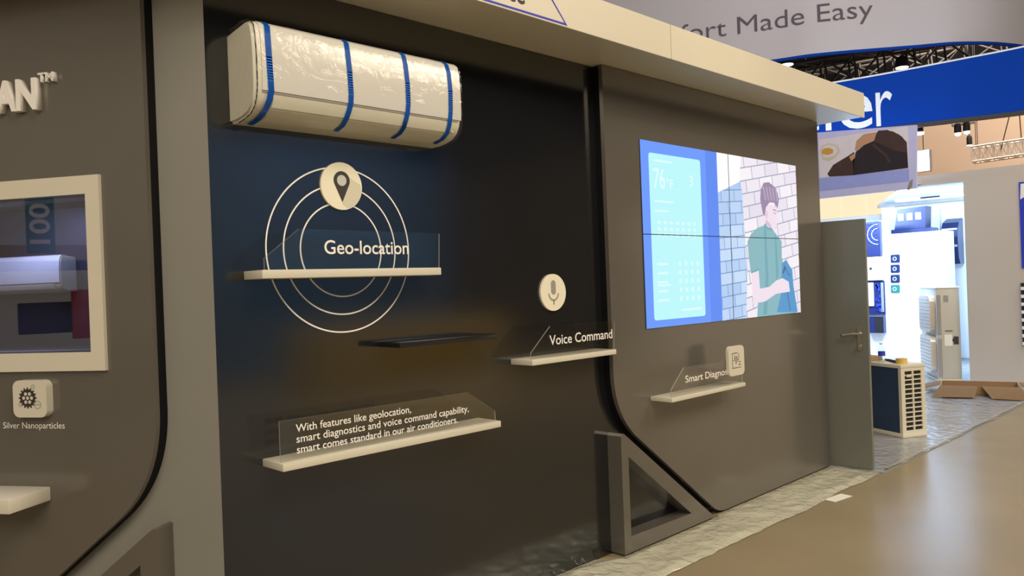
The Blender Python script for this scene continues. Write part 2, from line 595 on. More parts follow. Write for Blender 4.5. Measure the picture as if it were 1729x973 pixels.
def wall_ac(name, label, mtx, length, wrapped, sc=1.0):
    t = thing(name, label, 'air conditioner', mtx=mtx)
    zb = 2.24
    pf = [(a * sc, (b - zb) * sc) for a, b in PROF]
    bm = prism([(-a, b) for a, b in pf], 0, length, axis='x')
    bmesh.ops.bevel(bm, geom=[e_ for e_ in bm.edges if abs(e_.verts[0].co.x - e_.verts[1].co.x) < 1e-6 and not (e_.verts[0].co.y > -1e-4 and e_.verts[1].co.y > -1e-4)],
                    offset=0.010 * sc, segments=3, affect='EDGES')
    link('body', bm, m_aclow, t, smooth=40)
    link('front_panel', strip_prof(pf[1:8], 0.030 * sc, length - 0.004 * sc, 0.0003, 0.004), m_acw, t, smooth=40)['label'] = 'smooth white front panel'
    link('gap_strip', strip_prof([(pf[7][0] - .0005, pf[7][1] - .001 * sc), (pf[7][0] - .0015 * sc, pf[7][1] - .008 * sc)], 0.03 * sc, length - 0.02 * sc, 0.0, 0.002), m_greyprint, t)
    link('louver', strip_prof([(.2035 * sc, (2.322 - zb) * sc), (.198 * sc, (2.305 - zb) * sc), (.183 * sc, (2.280 - zb) * sc)], 0.075 * sc, length - 0.07 * sc, 0.0, 0.003), m_aclow, t, smooth=40)
    link('louver', strip_prof([(.178 * sc, (2.2755 - zb) * sc), (.150 * sc, (2.257 - zb) * sc), (.10 * sc, (2.245 - zb) * sc)], 0.075 * sc, length - 0.07 * sc, 0.0, 0.003), m_aclow, t, smooth=40)
    if wrapped:
        seam = offset_prof(PROF[2:13], 0.0015)
        bm = bmesh.new()
        prev = None
        for k in range(len(seam) - 1):
            for q in range(3):
                a = Vector(seam[k]).lerp(Vector(seam[k + 1]), q / 3)
                b = Vector(seam[k]).lerp(Vector(seam[k + 1]), min(1.0, (q + 1.05) / 3))
                if True:
                    bar(bm, (0.0105, -a.x, a.y - zb), (0.0105, -b.x, b.y - zb), 0.0014 + 0.0008 * ((k * 3 + q) % 2), 6)
        link('end_seam', bm, m_dark, t)['label'] = 'dark broken seam line'
        for i, x in enumerate((0.061, 0.408, 0.694, 0.932)):
            pp = PROF[1:12] if i else PROF[1:13]
            pts = offset_prof(pp, 0.0065)
            bm = bmesh.new()
            w = 0.0118
            rows = []
            for k, (a, b) in enumerate(pts):
                dx = -0.010 * max(0, k - 6) / 5 + 0.003 * math.sin(k * 1.3 + i)
                rows.append([bm.verts.new((x + dx + s_ * w, -a, b - zb)) for s_ in (-1, 1)])
            for r1, r2 in zip(rows, rows[1:]):
                bm.faces.new((r1[0], r1[1], r2[1], r2[0]))
            r = bmesh.ops.solidify(bm, geom=bm.faces[:], thickness=0.0008)
            link('tape_strip', bm, m_tape, t, smooth=40)
        bm = lathe([(0, 0), (0.0075, 0), (0.009, 0.0015), (0.009, 0.003)], 16)
        bmesh.ops.transform(bm, matrix=Matrix.Translation((0.957, -0.187, 2.285 - zb)) @ Matrix.Rotation(math.radians(55), 4, 'X'), verts=bm.verts)
        link('badge', bm, m_ltgrey, t)
        # shrink film, a wrinkled skin just outside the body
        pf2 = offset_prof(PROF, 0.0045)
        path = []
        for k in range(len(pf2) - 1):
            n = max(1, int((Vector(pf2[k + 1]) - Vector(pf2[k])).length / 0.02))
            path += [Vector(pf2[k]).lerp(Vector(pf2[k + 1]), q / n) for q in range(n)]
        path.append(Vector(pf2[-1]))
        bm = bmesh.new()
        nx = 60
        grid = []
        for i in range(nx + 1):
            x = -0.006 + (length + 0.012) * i / nx
            row = []
            for k, p_ in enumerate(path):
                edge = min(i, nx - i)
                n_ = noise.noise(Vector((x * 9, k * .35, 3.1))) * 0.0035 + (0.004 * noise.noise(Vector((x * 40, k * .8, 9))) if edge < 3 else 0)
                kk = max(0.0, n_)
                c = Vector((0.1, 2.42))
                dv = (p_ - c).normalized()
                row.append(bm.verts.new((x, -(p_.x + dv.x * kk), p_.y + dv.y * kk - zb)))
            grid.append(row)
        for i in range(nx):
            for k in range(len(path) - 1):
                bm.faces.new((grid[i][k], grid[i][k + 1], grid[i + 1][k + 1], grid[i + 1][k]))
        for row in (grid[0], grid[-1]):
            bm.faces.new(row)
        link('shrink_film', bm, m_film, t, smooth=60)['label'] = 'clear wrinkled wrapping film'
    return t


wall_ac('air_conditioner', 'white wall air conditioner wrapped in film with four blue tape strips', Matrix.Translation((1.385, WY - .001, 2.24)), 1.0, True)
wall_ac('air_conditioner', 'white air conditioner lit blue behind the glass of the left showcase', LM @ Matrix.Translation((-1.60, 0.299, 1.622)), 0.735, False, 0.44)

# icon tile on the left panel
it = lthing('icon_tile', 'small white rounded tile with a particle icon above the caption at far left', 'icon tile')
link('tile', prism(roundrect(-0.820, -0.667, 1.138, 1.281, 0.028), -0.103, -0.0705), m_white, it, smooth=40)
bm = prism(circle(-0.752, 1.213, 0.034, 40), -0.1036, -0.1032)
for k in range(16):
    a = 2 * PI * k / 16
    prism(circle(-0.752 + 0.037 * math.cos(a), 1.213 + 0.037 * math.sin(a), 0.004, 8), -0.1036, -0.1032, bm=bm)
link('particle_icon', bm, m_pin, it)
bm = bmesh.new()
for k in range(7):
    a = 2 * PI * k / 6
    rr = 0.0 if k == 6 else 0.018
    prism(circle(-0.752 + rr * math.cos(a), 1.213 + rr * math.sin(a), 0.0068, 14), -0.1040, -0.1037, bm=bm)
link('particle_dots', bm, m_white, it)
bm = bmesh.new()
for cx, cz, r in ((-0.708, 1.187, 0.016), (-0.786, 1.187, 0.008), (-0.726, 1.257, 0.008)):
    prism(circle(cx, cz, r, 24), -0.1038, -0.1032, [circle(cx, cz, r - 0.0025, 24)], bm=bm)
box(bm, -0.720, -0.696, -0.1038, -0.1032, 1.186, 1.189)
bm.free()
for cx, cz, r in ((-0.708, 1.187, 0.016), (-0.786, 1.187, 0.008), (-0.726, 1.257, 0.008)):
    link('ring_icon', prism(circle(cx, cz, r, 24), -0.1038, -0.1032, [circle(cx, cz, r - 0.0025, 24)]), m_greyprint, it)
link('dash_icon', B(-0.720, -0.696, -0.1038, -0.1032, 1.186, 1.189), m_greyprint, it)


def shelf(name, label, x0, x1, y0, y1, z0, z1, m, loc_m=None, group='wall shelves'):
    bm = B(x0, x1, y0, y1, z0, z1, bev=0.003)
    if loc_m is None:
        c = Vector(((x0 + x1) / 2, y1, z0))
        bmesh.ops.translate(bm, vec=-c, verts=bm.verts)
        o = link(name, bm, m, smooth=30)
        o.location = c
    else:
        o = link(name, bm, m, None, loc_m, 30)
    return tag(o, label, 'shelf', group)


shelf('wall_shelf', 'white wall shelf at far left below the caption, cut by the photo edge', -1.75, -0.694, -0.265, -0.0705, 0.811, 0.864, m_white, LM.copy())
e = 0.0006
shelf('wall_shelf', 'white shelf crossing the printed rings under the Geo-location sign', 1.416, 2.280, 2.777, WY - e, 1.638, 1.671, m_white)
shelf('wall_shelf', 'longest white shelf low on the black wall under the three-line sign', 1.464, 2.603, 2.765, WY - e, 0.904, 0.934, m_white)
shelf('wall_shelf', 'white shelf under the Voice Command sign beside the big grey panel', 2.841, 3.517, 2.773, WY - e, 1.173, 1.201, m_white)
shelf('wall_shelf', 'white shelf under the Smart Diagnostics sign on the grey panel', 3.937, 4.792, 2.703, PY - e, 0.852, 0.878, m_white)
m_blackshelf = mat('black_lacquer', (0.012, 0.011, 0.011, 1), 0.25)
shelf('wall_shelf', 'empty black shelf on the black wall between the rings and the three-line sign', 2.030, 2.605, 2.77, WY - e, 1.328, 1.351, m_blackshelf)


def sign(label, poly, y, lines, edge_label=None):
    x0 = min(p[0] for p in poly)
    z0 = min(p[1] for p in poly)
    t = thing('acrylic_sign', label, 'sign', (x0, y, z0), group='clear signs on the shelves')
    q = [(x - x0, z - z0) for x, z in poly]
    bm = prism(q, 0, 0.006)
    bm.faces.ensure_lookup_table()
    for f in bm.faces:
        f.material_index = 0 if abs(f.normal.y) > .9 or len(f.verts) > 4 else 1
    bm.normal_update()
    for f in bm.faces:
        f.material_index = 0 if abs(f.normal.y) > .5 else 1
    link('plate', bm, [m_acrylic, m_acredge], t)
    for s, a, b, zb, cap in lines:
        lettering('lettering', s, a - x0, b - x0, zb - z0, cap, -0.0008, m_vinyl, t, bold=0.008, label='white lettering')
    return t


sign('clear sign reading Geo-location on the shelf across the rings', [(1.43, 1.6712), (2.276, 1.6712), (2.284, 1.825), (1.58, 1.829), (1.43, 1.715)], 2.785, [('Geo-location', 1.689, 2.106, 1.732, 0.055)])
sign('clear sign with three lines of text on the low shelf', [(1.474, 0.9342), (2.600, 0.9342), (2.600, 0.978), (2.431, 1.087), (1.474, 1.091)], 2.80,
     [('With features like geolocation,', 1.542, 2.098, 1.040, 0.030), ('smart diagnostics and voice command capability,', 1.543, 2.431, 0.9985, 0.030), ('smart comes standard in our air conditioners.', 1.543, 2.362, 0.957, 0.030)])
sign('clear sign reading Voice Command on the shelf beside the grey panel', [(2.846, 1.2012), (3.514, 1.2012), (3.526, 1.357), (2.994, 1.362), (2.846, 1.236)], 2.785, [('Voice Command', 2.984, 3.499, 1.265, 0.050)])
sign('clear sign reading Smart Diagnostics on the grey panel shelf', [(3.955, 0.8782), (4.787, 0.8782), (4.789, 1.036), (4.098, 1.043), (3.955, 0.922)], 2.72, [('Smart Diagnostics', 4.108, 4.705, 0.950, 0.042)])
st = thing('icon_tile', 'white rounded tile with a chart icon fixed on the Smart Diagnostics sign', 'icon tile', (4.68, 2.7193, 0.94))
link('tile', prism(roundrect(-0.098, 0.098, -0.004, 0.190, 0.034), -0.020, -0.0005), m_white, st, smooth=40)
bm = bmesh.new()
box(bm, -0.055, -0.051, -0.0212, -0.0203, 0.045, 0.145)
box(bm, -0.055, 0.012, -0.0212, -0.0203, 0.141, 0.145)
box(bm, -0.055, 0.012, -0.0212, -0.0203, 0.045, 0.049)
pz = [(-.045, .095), (-.03, .095), (-.02, .128), (-.008, .07), (.004, .125), (.014, .09), (.03, .11), (.03, .14)]
for a, b in zip(pz, pz[1:]):
    bar(bm, (a[0], -.0206, a[1]), (b[0], -.0206, b[1]), 0.0016, 6)
for k in range(3):
    box(bm, 0.022, 0.052, -0.0212, -0.0203, 0.045 + k * .018, 0.049 + k * .018)
link('chart_icon', bm, m_pin, st)

# ------------------------------------------------------------------ ring print and round signs
rg = thing('ring_print', 'three concentric white rings printed on the black wall', 'wall print', (1.864, WY, 1.757))
for r in (0.351, 0.275, 0.199):
    link('ring', prism(circle(0, 0, r + .003, 120), -0.0012, -0.0004, [circle(0, 0, r - .003, 120)]), m_vinyl, rg)
gs = thing('round_sign', 'cream round sign with a dark map pin on top of the rings', 'sign', (1.866, WY, 2.029), group=None)
link('disc', prism(circle(0, 0, 0.1015, 72), -0.012, -0.0014), m_cream, gs, smooth=40)
a = math.radians(-40)
link('pin_shadow', prism([(-0.002, -0.074), (0.034, 0.042), (0.094, 0.010), (0.098, -0.02), (0.083, -0.056), (0.05, -0.086), (0.03, -0.096)], -0.0126, -0.0121), m_creamdk, gs)
pin = [(0.0, -0.068)] + circle(0, 0.024, 0.0395, 36, -0.42, PI + 0.42)
link('pin', prism(pin, -0.0136, -0.0128, [circle(0, 0.024, 0.0235, 32)]), m_pin, gs)
link('pin_hole', prism(circle(0, 0.024, 0.0234, 32), -0.0134, -0.0128), m_ltgrey, gs)
ms = thing('round_sign', 'cream round sign with a microphone symbol above the Voice Command sign', 'sign', (3.173, WY, 1.533))
link('disc', prism(circle(0, 0, 0.1, 72), -0.012, -0.0005), m_cream, ms, smooth=40)
bm = prism(roundrect(-0.019, 0.019, -0.012, 0.066, 0.0188), -0.0128, -0.0122)
arc = circle(0, -0.005, 0.042, 20, PI, 2 * PI) + circle(0, -0.005, 0.032, 20, PI, 2 * PI)[::-1]
prism(arc, -0.0128, -0.0122, bm=bm)
box(bm, -0.005, 0.005, -0.0128, -0.0122, -0.066, -0.044)
link('microphone', bm, m_greyprint, ms)

# ------------------------------------------------------------------ video wall
VX0, VX1, VZ0, VZ1 = 3.918, 5.940, 1.288, 2.431
VMX, VMZ = (VX0 + VX1) / 2, (VZ0 + VZ1) / 2
vw = thing('video_wall', 'bright four-panel video wall showing a blue tablet page and a man by a brick wall', 'screen', (VMX, PY, VMZ))
hw, hh = (VX1 - VX0) / 2, (VZ1 - VZ0) / 2
e_blue = emit('screen_blue', srgb(100, 150, 250), 1.0)
e_blue2 = emit('screen_deep_blue', srgb(85, 135, 240), 1.0)
e_tab = emit('screen_pale_cyan', srgb(185, 245, 250), 1.0)
e_white = emit('screen_white', (1, 1, 1, 1), 1.0)
e_shirt = emit('screen_teal_shirt', srgb(130, 180, 190), 1.0)
e_shirt2 = emit('screen_teal_fold', srgb(108, 165, 180), 1.0)
e_skin = emit('screen_skin', srgb(238, 222, 235), 1.0)
e_hair = emit('screen_hair', srgb(150, 132, 165), 1.0)
e_bag = emit('screen_blue_cloth', srgb(80, 150, 205), 1.0)
e_line = emit('screen_dark_line', srgb(70, 90, 140), 1.0)
m_bezel = mat('black_bezel', (0.004, 0.006, 0.02, 1), 0.4)


def brick_emit(name, c1, c2, cm, rot, scale):
    m, nt, p = nodes_of(name)
    tc = nt.nodes.new('ShaderNodeTexCoord')
    mp = nt.nodes.new('ShaderNodeMapping')
    mp.inputs['Rotation'].default_value = (PI / 2, 0, 0)
    mp2 = nt.nodes.new('ShaderNodeMapping')
    mp2.inputs['Rotation'].default_value = (0, 0, rot)
    mp2.inputs['Scale'].default_value = (scale, scale, scale)
    br = nt.nodes.new('ShaderNodeTexBrick')
    br.inputs['Color1'].default_value = c1
    br.inputs['Color2'].default_value = c2
    br.inputs['Mortar'].default_value = cm
    br.inputs['Scale'].default_value = 1.0
    br.inputs['Mortar Size'].default_value = 0.018
    br.inputs['Brick Width'].default_value = 0.9
    br.inputs['Row Height'].default_value = 0.42
    nt.links.new(tc.outputs['Object'], mp.inputs[0])
    nt.links.new(mp.outputs[0], mp2.inputs[0])
    nt.links.new(mp2.outputs[0], br.inputs[0])
    p.inputs['Base Color'].default_value = (0.02, 0.02, 0.02, 1)
    nt.links.new(br.outputs[0], p.inputs['Emission Color'])
    p.inputs['Emission Strength'].default_value = 1.0
    return m


e_brick = brick_emit('screen_pale_brick', srgb(246, 240, 246), srgb(228, 220, 236), srgb(150, 160, 185), math.radians(9), 4.6)
e_brick2 = brick_emit('screen_blue_brick', srgb(200, 222, 248), srgb(172, 200, 240), srgb(110, 150, 205), math.radians(4), 5.2)


def flat(name, poly, lay, m, parent=vw):
    y = -0.0062 - lay * 0.0002
    bm = bmesh.new()
    bm.faces.new([bm.verts.new((x - VMX, y, z - VMZ)) for x, z in poly])
    bm.normal_update()
    if bm.faces[:][0].normal.y > 0:
        bmesh.ops.reverse_faces(bm, faces=bm.faces[:])
    me = bpy.data.meshes.new(name)
    bm.to_mesh(me)
    bm.free()
    me.materials.append(m)
    o = bpy.data.objects.new(name, me)
    COL.objects.link(o)
    o.parent = parent
    return o


for sx in (0, 1):
    for sz in (0, 1):
        link('display_panel', B(-hw + sx * hw, sx * hw, -0.006, -0.0006, -hh + sz * hh, sz * hh), m_bezel, vw)
BX = 4.783
flat('page_background', [(VX0, VZ0), (BX, VZ0), (BX, VZ1), (VX0, VZ1)], 0, e_blue)
flat('page_edge', [(4.64, VZ0), (BX, VZ0), (BX, VZ1), (4.64, VZ1)], 1, e_blue2)
flat('tablet_page', roundrect(4.00, 4.575, 1.333, 2.360, 0.02), 1, e_tab)
flat('brick_wall', [(BX, VZ0), (VX1, VZ0), (VX1, VZ1), (BX, VZ1)], 0, e_brick)
flat('stone_wall', [(BX, VZ0), (5.10, VZ0), (5.14, 1.62), (5.10, 2.24), (5.078, 2.251), (BX, 2.158)], 1, e_brick2)
flat('white_sky', [(BX, 2.158), (5.078, 2.251), (5.10, VZ1), (BX, VZ1)], 1, e_white)
mn = [(5.30, 1.93), (5.21, 1.885), (5.155, 1.83), (5.165, 1.72), (5.19, 1.605), (5.30, 1.625), (5.29, 1.48), (5.255, VZ0), (5.86, VZ0), (5.81, 1.45), (5.70, 1.62), (5.66, 1.72), (5.665, 1.84), (5.57, 1.90), (5.52, 1.935), (5.42, 1.955)]
flat('man_shirt', mn, 2, e_shirt)
flat('shirt_fold', [(5.40, 1.94), (5.43, 1.94), (5.44, 1.55), (5.40, 1.30), (5.34, 1.30), (5.40, 1.56)], 3, e_shirt2)
flat('shirt_fold', [(5.56, 1.89), (5.58, 1.88), (5.60, 1.60), (5.56, 1.50)], 3, e_shirt2)
flat('man_head', [(5.41, 1.965), (5.395, 2.04), (5.40, 2.10), (5.55, 2.11), (5.605, 2.08), (5.608, 2.03), (5.63, 1.995), (5.605, 1.98), (5.60, 1.945), (5.585, 1.925), (5.535, 1.925), (5.50, 1.945), (5.46, 1.935)], 3, e_skin)
flat('man_hair', [(5.385, 2.06), (5.36, 2.14), (5.375, 2.215), (5.42, 2.265), (5.50, 2.275), (5.585, 2.245), (5.63, 2.20), (5.645, 2.15), (5.62, 2.085), (5.57, 2.125), (5.50, 2.125), (5.44, 2.085), (5.42, 2.02), (5.40, 2.03)], 4, e_hair)
flat('neck_shadow', [(5.42, 1.962), (5.46, 1.95), (5.53, 1.925), (5.50, 1.965), (5.44, 1.995)], 4, emit('screen_skin_shade', srgb(205, 188, 212), 1.0))
flat('ear', [(5.425, 2.03), (5.445, 2.065), (5.47, 2.05), (5.46, 2.005), (5.44, 1.995)], 5, emit('screen_ear', srgb(222, 203, 220), 1.0))
e_hair2 = emit('screen_hair_light', srgb(182, 166, 192), 1.0)
for k in range(5):
    flat('hair_streak', [(5.40 + k * .048, 2.235), (5.42 + k * .048, 2.24), (5.45 + k * .044, 2.14), (5.435 + k * .044, 2.135)], 5, e_hair2)
flat('sleeve_edge', [(5.185, 1.615), (5.30, 1.635), (5.302, 1.622), (5.19, 1.602)], 6, e_shirt2)
flat('collar', [(5.40, 1.955), (5.45, 1.925), (5.53, 1.915), (5.525, 1.93), (5.46, 1.94), (5.42, 1.965)], 5, e_shirt2)
flat('eye', [(5.555, 2.052), (5.59, 2.048), (5.59, 2.043), (5.555, 2.045)], 6, e_hair)
flat('brow', [(5.545, 2.078), (5.598, 2.072), (5.598, 2.065), (5.545, 2.07)], 6, e_hair)
flat('man_forearm', [(5.19, 1.60), (5.30, 1.62), (5.31, 1.49), (5.45, 1.50), (5.56, 1.545), (5.66, 1.56), (5.755, 1.53), (5.77, 1.455), (5.66, 1.45), (5.55, 1.445), (5.38, 1.395), (5.20, 1.385)], 5, e_skin)
flat('cloth_over_arm', [(5.62, 1.43), (5.55, VZ0 + .02), (5.885, VZ0 + .005), (5.83, 1.50), (5.82, 1.62), (5.72, 1.70), (5.66, 1.67), (5.64, 1.56)], 4, e_bag)
flat('cloth_strap', [(5.66, 1.60), (5.70, 1.66), (5.745, 1.60), (5.80, 1.57), (5.75, 1.585), (5.71, 1.63), (5.675, 1.59)], 6, e_line)
flat('cloth_strap', [(5.72, 1.45), (5.73, 1.45), (5.77, 1.31), (5.758, 1.31)], 6, e_line)
e_dot = emit('screen_dot', srgb(218, 250, 252), 1.0)
for z in (2.31, 2.06, 2.0, 1.54):
    flat('text_line', [(4.05, z), (4.05 + (0.20 if z > 2.05 else .14), z), (4.05 + (0.20 if z > 2.05 else .14), z + .012), (4.05, z + .012)], 2, e_dot)
for row, z in enumerate((1.925, 1.885, 1.85)):
    for k in range(7):
        x = 4.07 + k * 0.066
        flat('page_dot', roundrect(x, x + .032, z, z + .020, .006, 3), 2, e_dot)
for row in range(5):
    z = 1.67 - row * 0.056
    flat('text_line', [(4.05, z), (4.16, z), (4.16, z + .014), (4.05, z + .014)], 2, e_dot)
    for k in range(4):
        x = 4.285 + k * 0.068
        flat('page_dot', roundrect(x, x + .028, z - .004, z + .024, .008, 3), 2, e_dot)
flat('text_line', [(4.30, 1.375), (4.53, 1.378), (4.53, 1.393), (4.30, 1.39)], 2, e_dot)
e_pale = emit('screen_pale_text', srgb(228, 252, 255), 1.0)
lettering('page_lettering', '76', 4.045 - VMX, 4.165 - VMX, 2.145 - VMZ, 0.125, -0.0068, e_pale, vw)
lettering('page_lettering', '°F', 4.18 - VMX, 4.255 - VMX, 2.15 - VMZ, 0.06, -0.0068, e_pale, vw)
lettering('page_lettering', '3', 4.44 - VMX, 4.48 - VMX, 2.18 - VMZ, 0.07, -0.0068, e_pale, vw)
bm = B(-0.0022, 0.0022, -0.0082, -0.0065, -hh, hh)
box(bm, -hw, hw, -0.0082, -0.0065, -0.0025, 0.0025)
link('panel_seam', bm, m_bezel, vw)

# ------------------------------------------------------------------ door at the end of the wall
DA = Vector((6.425, 2.535, 0.008))      # free edge
DB = Vector((6.375, 3.40, 0.008))       # hinge edge, behind the wall end
dl = (DA - DB).length
dx = (DA - DB).normalized()
dyv = Vector((-dx.y, dx.x, 0))          # away from the camera side
DM = Matrix((dx, dyv, Vector((0, 0, 1)))).transposed().to_4x4()
DM.translation = DB
d = thing('door', 'grey door standing open past the right end of the wall, lever handle near its edge', 'door', mtx=DM)
link('leaf', B(0, dl, 0, 0.04, 0, 2.0, bev=0.002), m_door, d)
bm = prism(roundrect(dl - 0.082, dl - 0.045, 0.945, 1.145, 0.015), -0.009, -0.0005)
hp = link('handle_plate', bm, m_steel, d, smooth=40)
hp['label'] = 'steel backplate'
bm = bmesh.new()
bar(bm, (dl - 0.063, -0.009, 1.085), (dl - 0.063, -0.05, 1.085), 0.010, 12)
pts = [(dl - 0.058, -0.05, 1.085), (dl - 0.10, -0.052, 1.088), (dl - 0.15, -0.05, 1.080), (dl - 0.185, -0.046, 1.072), (dl - 0.20, -0.036, 1.068)]
for p, q in zip(pts, pts[1:]):
    bar(bm, p, q, 0.009, 10)
link('lever', bm, m_steel, hp, smooth=50)
bm = bmesh.new()
bar(bm, (dl - 0.063, -0.009, 0.985), (dl - 0.063, -0.016, 0.985), 0.012, 14)
box(bm, dl - 0.066, dl - 0.060, -0.045, -0.016, 0.972, 0.998)
link('key', bm, m_steel, hp)
bm = bmesh.new()
for z in (0.2, 1.0, 1.8):
    bar(bm, (-0.004, 0.02, z), (-0.004, 0.02, z + 0.10), 0.008, 10)
link('hinge', bm, m_steel, d)
struct('wall_end', B(6.335, 6.358, PY + 0.0705, 3.38, 0, SOF), m_greybase)

# ------------------------------------------------------------------ floor coverings
def sheet(name, x0, x1, ya, yb, nx, ny, amp, m, seed, edge=0.02, z0=0.004, flat_at=(), ybf=None):
    bm = bmesh.new()
    g = []
    for i in range(nx + 1):
        x = x0 + (x1 - x0) * i / nx
        row = []
        for j in range(ny + 1):
            v = j / ny
            y = ya + ((ybf(x) if ybf else yb) - ya) * v
            if j == 0:
                y += edge * noise.noise(Vector((x * 2.2, seed, 0))) + edge * .5 * noise.noise(Vector((x * 9, seed, 4)))
            n1, n2 = noise.noise(Vector((x * 2.6, y * 6.0, seed))), noise.noise(Vector((x * 9, y * 13, seed + 5)))
            h = amp * (n1 * .5 + .5) + amp * .35 * max(0.0, n2 + .2) + amp * .25 * abs(noise.noise(Vector((x * 2, y * 2, 3))))
            k_ = min(1.0, .25 + min(v, 1 - v) * 5)
            for fx, fy, fr_ in flat_at:
                k_ *= min(1.0, max(0.0, (math.hypot(x - fx, y - fy) - fr_) / 0.15))
            row.append(bm.verts.new((x, y, z0 + h * k_)))
        g.append(row)
    for i in range(nx):
        for j in range(ny):
            bm.faces.new((g[i][j], g[i + 1][j], g[i + 1][j + 1], g[i][j + 1]))
    return link(name, bm, m, smooth=50)


o = sheet('plastic_sheet', 1.9, 6.375, 2.47, 2.853, 300, 30, 0.022, m_sheet, 1.7, 0.03, flat_at=[(6.4, 2.6, .1)], ybf=lambda x: 2.926 if x < 3.45 else (2.926 - (x - 3.45) * 1.02 if x < 3.55 else (2.824 if x < 4.6 else 2.853)))
tag(o, 'crumpled yellowish plastic sheet strip on the floor along the foot of the wall', 'plastic sheet')
cp = link('carpet', prism([(6.39, 2.44), (12.19, 2.42), (12.19, 3.5), (15.58, 3.5), (15.58, 8), (6.39, 8)], 0.0008, 0.004, axis='z'), m_carpet)
tag(cp, 'grey carpet under the plastic film in the booth behind the door', 'carpet')
o = sheet('plastic_sheet', 6.38, 14.25, 2.45, 7.0, 190, 70, 0.010, m_sheet2, 8.2, 0.05, 0.006,
          flat_at=[(6.41, 2.6, .12), (6.40, 2.8, .12), (6.40, 3.0, .12), (6.39, 3.2, .12), (6.39, 3.35, .12), (7.55, 3.05, .6), (7.85, 2.95, .45), (8.0, 3.3, .6), (12.4, 3.9, .75), (11.2, 2.86, 1.0), (12.8, 4.1, .7), (12.2, 2.9, .5)])
tag(o, 'clear wrinkled plastic film over the carpet of the booth behind the door', 'plastic sheet')
m_edget = clear('pale_tape', gloss=0.1, rough=0.15, bump=0.6, bscale=8, dcol=(0.85, 0.83, 0.74, 1), dmix=0.6)
bm = bmesh.new()
g_ = []
for i in range(60):
    x_ = 6.5 + i * 0.09
    y_ = 2.462 - 0.0032 * (x_ - 6.5) + 0.012 * noise.noise(Vector((x_ * 1.7, 2, 2)))
    w_ = 0.013 + 0.007 * noise.noise(Vector((x_ * 4, 5, 2)))
    g_.append((bm.verts.new((x_, y_ - w_, .0185)), bm.verts.new((x_, y_ + w_, .0195))))
for a_, b_ in zip(g_, g_[1:]):
    bm.faces.new((a_[0], b_[0], b_[1], a_[1]))
bmesh.ops.solidify(bm, geom=bm.faces[:], thickness=0.0008)
tag(link('edge_tape', bm, m_edget), 'pale tape strip along the front edge of the booth film beyond the door', 'tape')
bm = B(-0.11, 0.11, -0.045, 0.045, 0, 0.002)
pl = link('paper_label', bm, m_paper)
pl.location = (5.50, 2.42, 0.002)
pl.rotation_euler = (0, 0, math.radians(-8))
tag(pl, 'small white paper label lying at the edge of the plastic strip', 'paper')

# ------------------------------------------------------------------ small condensing unit beside the door
ua = Vector((0.425, 0.905, 0))
ub = Vector((0.905, -0.425, 0))
UM = Matrix((-ua, -ub, Vector((0, 0, 1)))).transposed().to_4x4()     # local -x = along the coil, -y = across; front corner at the origin
UM.translation = Vector((7.825, 2.80, 0.0065))
cu = thing('condensing_unit', 'ivory outdoor condensing unit with slotted end and dark coil on the floor by the door', 'condensing unit', mtx=UM)
UL, UW, UH = 0.80, 0.29, 0.69
bm = bmesh.new()
box(bm, -UL, -0.012, -UW, -0.018, 0.04, UH - 0.035)
link('inner_body', bm, m_slot, cu)
bm = bmesh.new()
box(bm, -UL - .004, 0.004, -UW - .004, 0.004, UH - 0.035, UH, 0.006)
link('top_cover', bm, m_unit, cu, smooth=30)
bm = bmesh.new()
box(bm, -UL - .004, 0.004, -UW - .004, 0.004, 0.0, 0.04, 0.006)
link('base_pan', bm, m_unit, cu, smooth=30)
link('coil', B(-UL + .02, -0.035, -0.018, -0.004, 0.04, UH - 0.035), m_coil, cu)['label'] = 'dark blue finned coil'
link('corner_post', B(-0.034, 0.0, -0.018, 0.0, 0.04, UH - .035), m_unit, cu)
link('corner_post', B(-UL, -UL + .02, -0.018, 0.0, 0.04, UH - .035), m_unit, cu)
slots = []
for c in range(2):
    for r in range(13):
        y1 = -0.045 - c * 0.108
        z0 = 0.065 + r * 0.0440
        slots.append([(y1 - 0.092, z0), (y1, z0), (y1, z0 + 0.033), (y1 - 0.092, z0 + 0.033)])
link('slotted_panel', prism([(-UW, 0.04), (-0.018, 0.04), (-0.018, UH - .035), (-UW, UH - .035)], -0.012, 0.0, slots, axis='x'), m_unit, cu)
link('cable_clip', B(0.0, 0.012, -0.115, -0.06, 0.57, 0.592, 0.003), m_unit, cu)


def on_unit(x, y, z=0.0):
    return UM @ Vector((x, y, UH + z + 0.0005))


bt = thing('water_bottle', 'clear water bottle on the condensing unit beside the door', 'bottle', on_unit(-0.30, -0.07))
link('bottle', lathe([(0, 0), (0.030, 0), (0.033, 0.006), (0.033, 0.05), (0.030, 0.055), (0.033, 0.06), (0.033, 0.115), (0.026, 0.14), (0.013, 0.16), (0.013, 0.172), (0, 0.172)], 20), m_pet, bt, smooth=50)
link('cap', lathe([(0, 0.1725), (0.015, 0.1725), (0.015, 0.188), (0, 0.188)], 16), m_purewhite, bt)
link('label_band', lathe([(0.0335, 0.062), (0.0338, 0.062), (0.0338, 0.105), (0.0335, 0.105)], 20), m_bluemid, bt)
tp = link('tape_roll', lathe([(0.028, 0), (0.052, 0), (0.052, 0.05), (0.028, 0.05), (0.028, 0)], 28), m_yellow, smooth=40)
tp.location = on_unit(-0.085, -0.10)
tag(tp, 'yellow tape roll at the corner of the condensing unit top', 'tape roll')
bm = B(-0.11, 0.11, -0.02, 0.02, 0, 0.02, bev=0.006)
bar(bm, (0.11, 0, 0.010), (0.17, 0, 0.010), 0.007, 8)
tl = link('hand_tool', bm, m_dark, smooth=40)
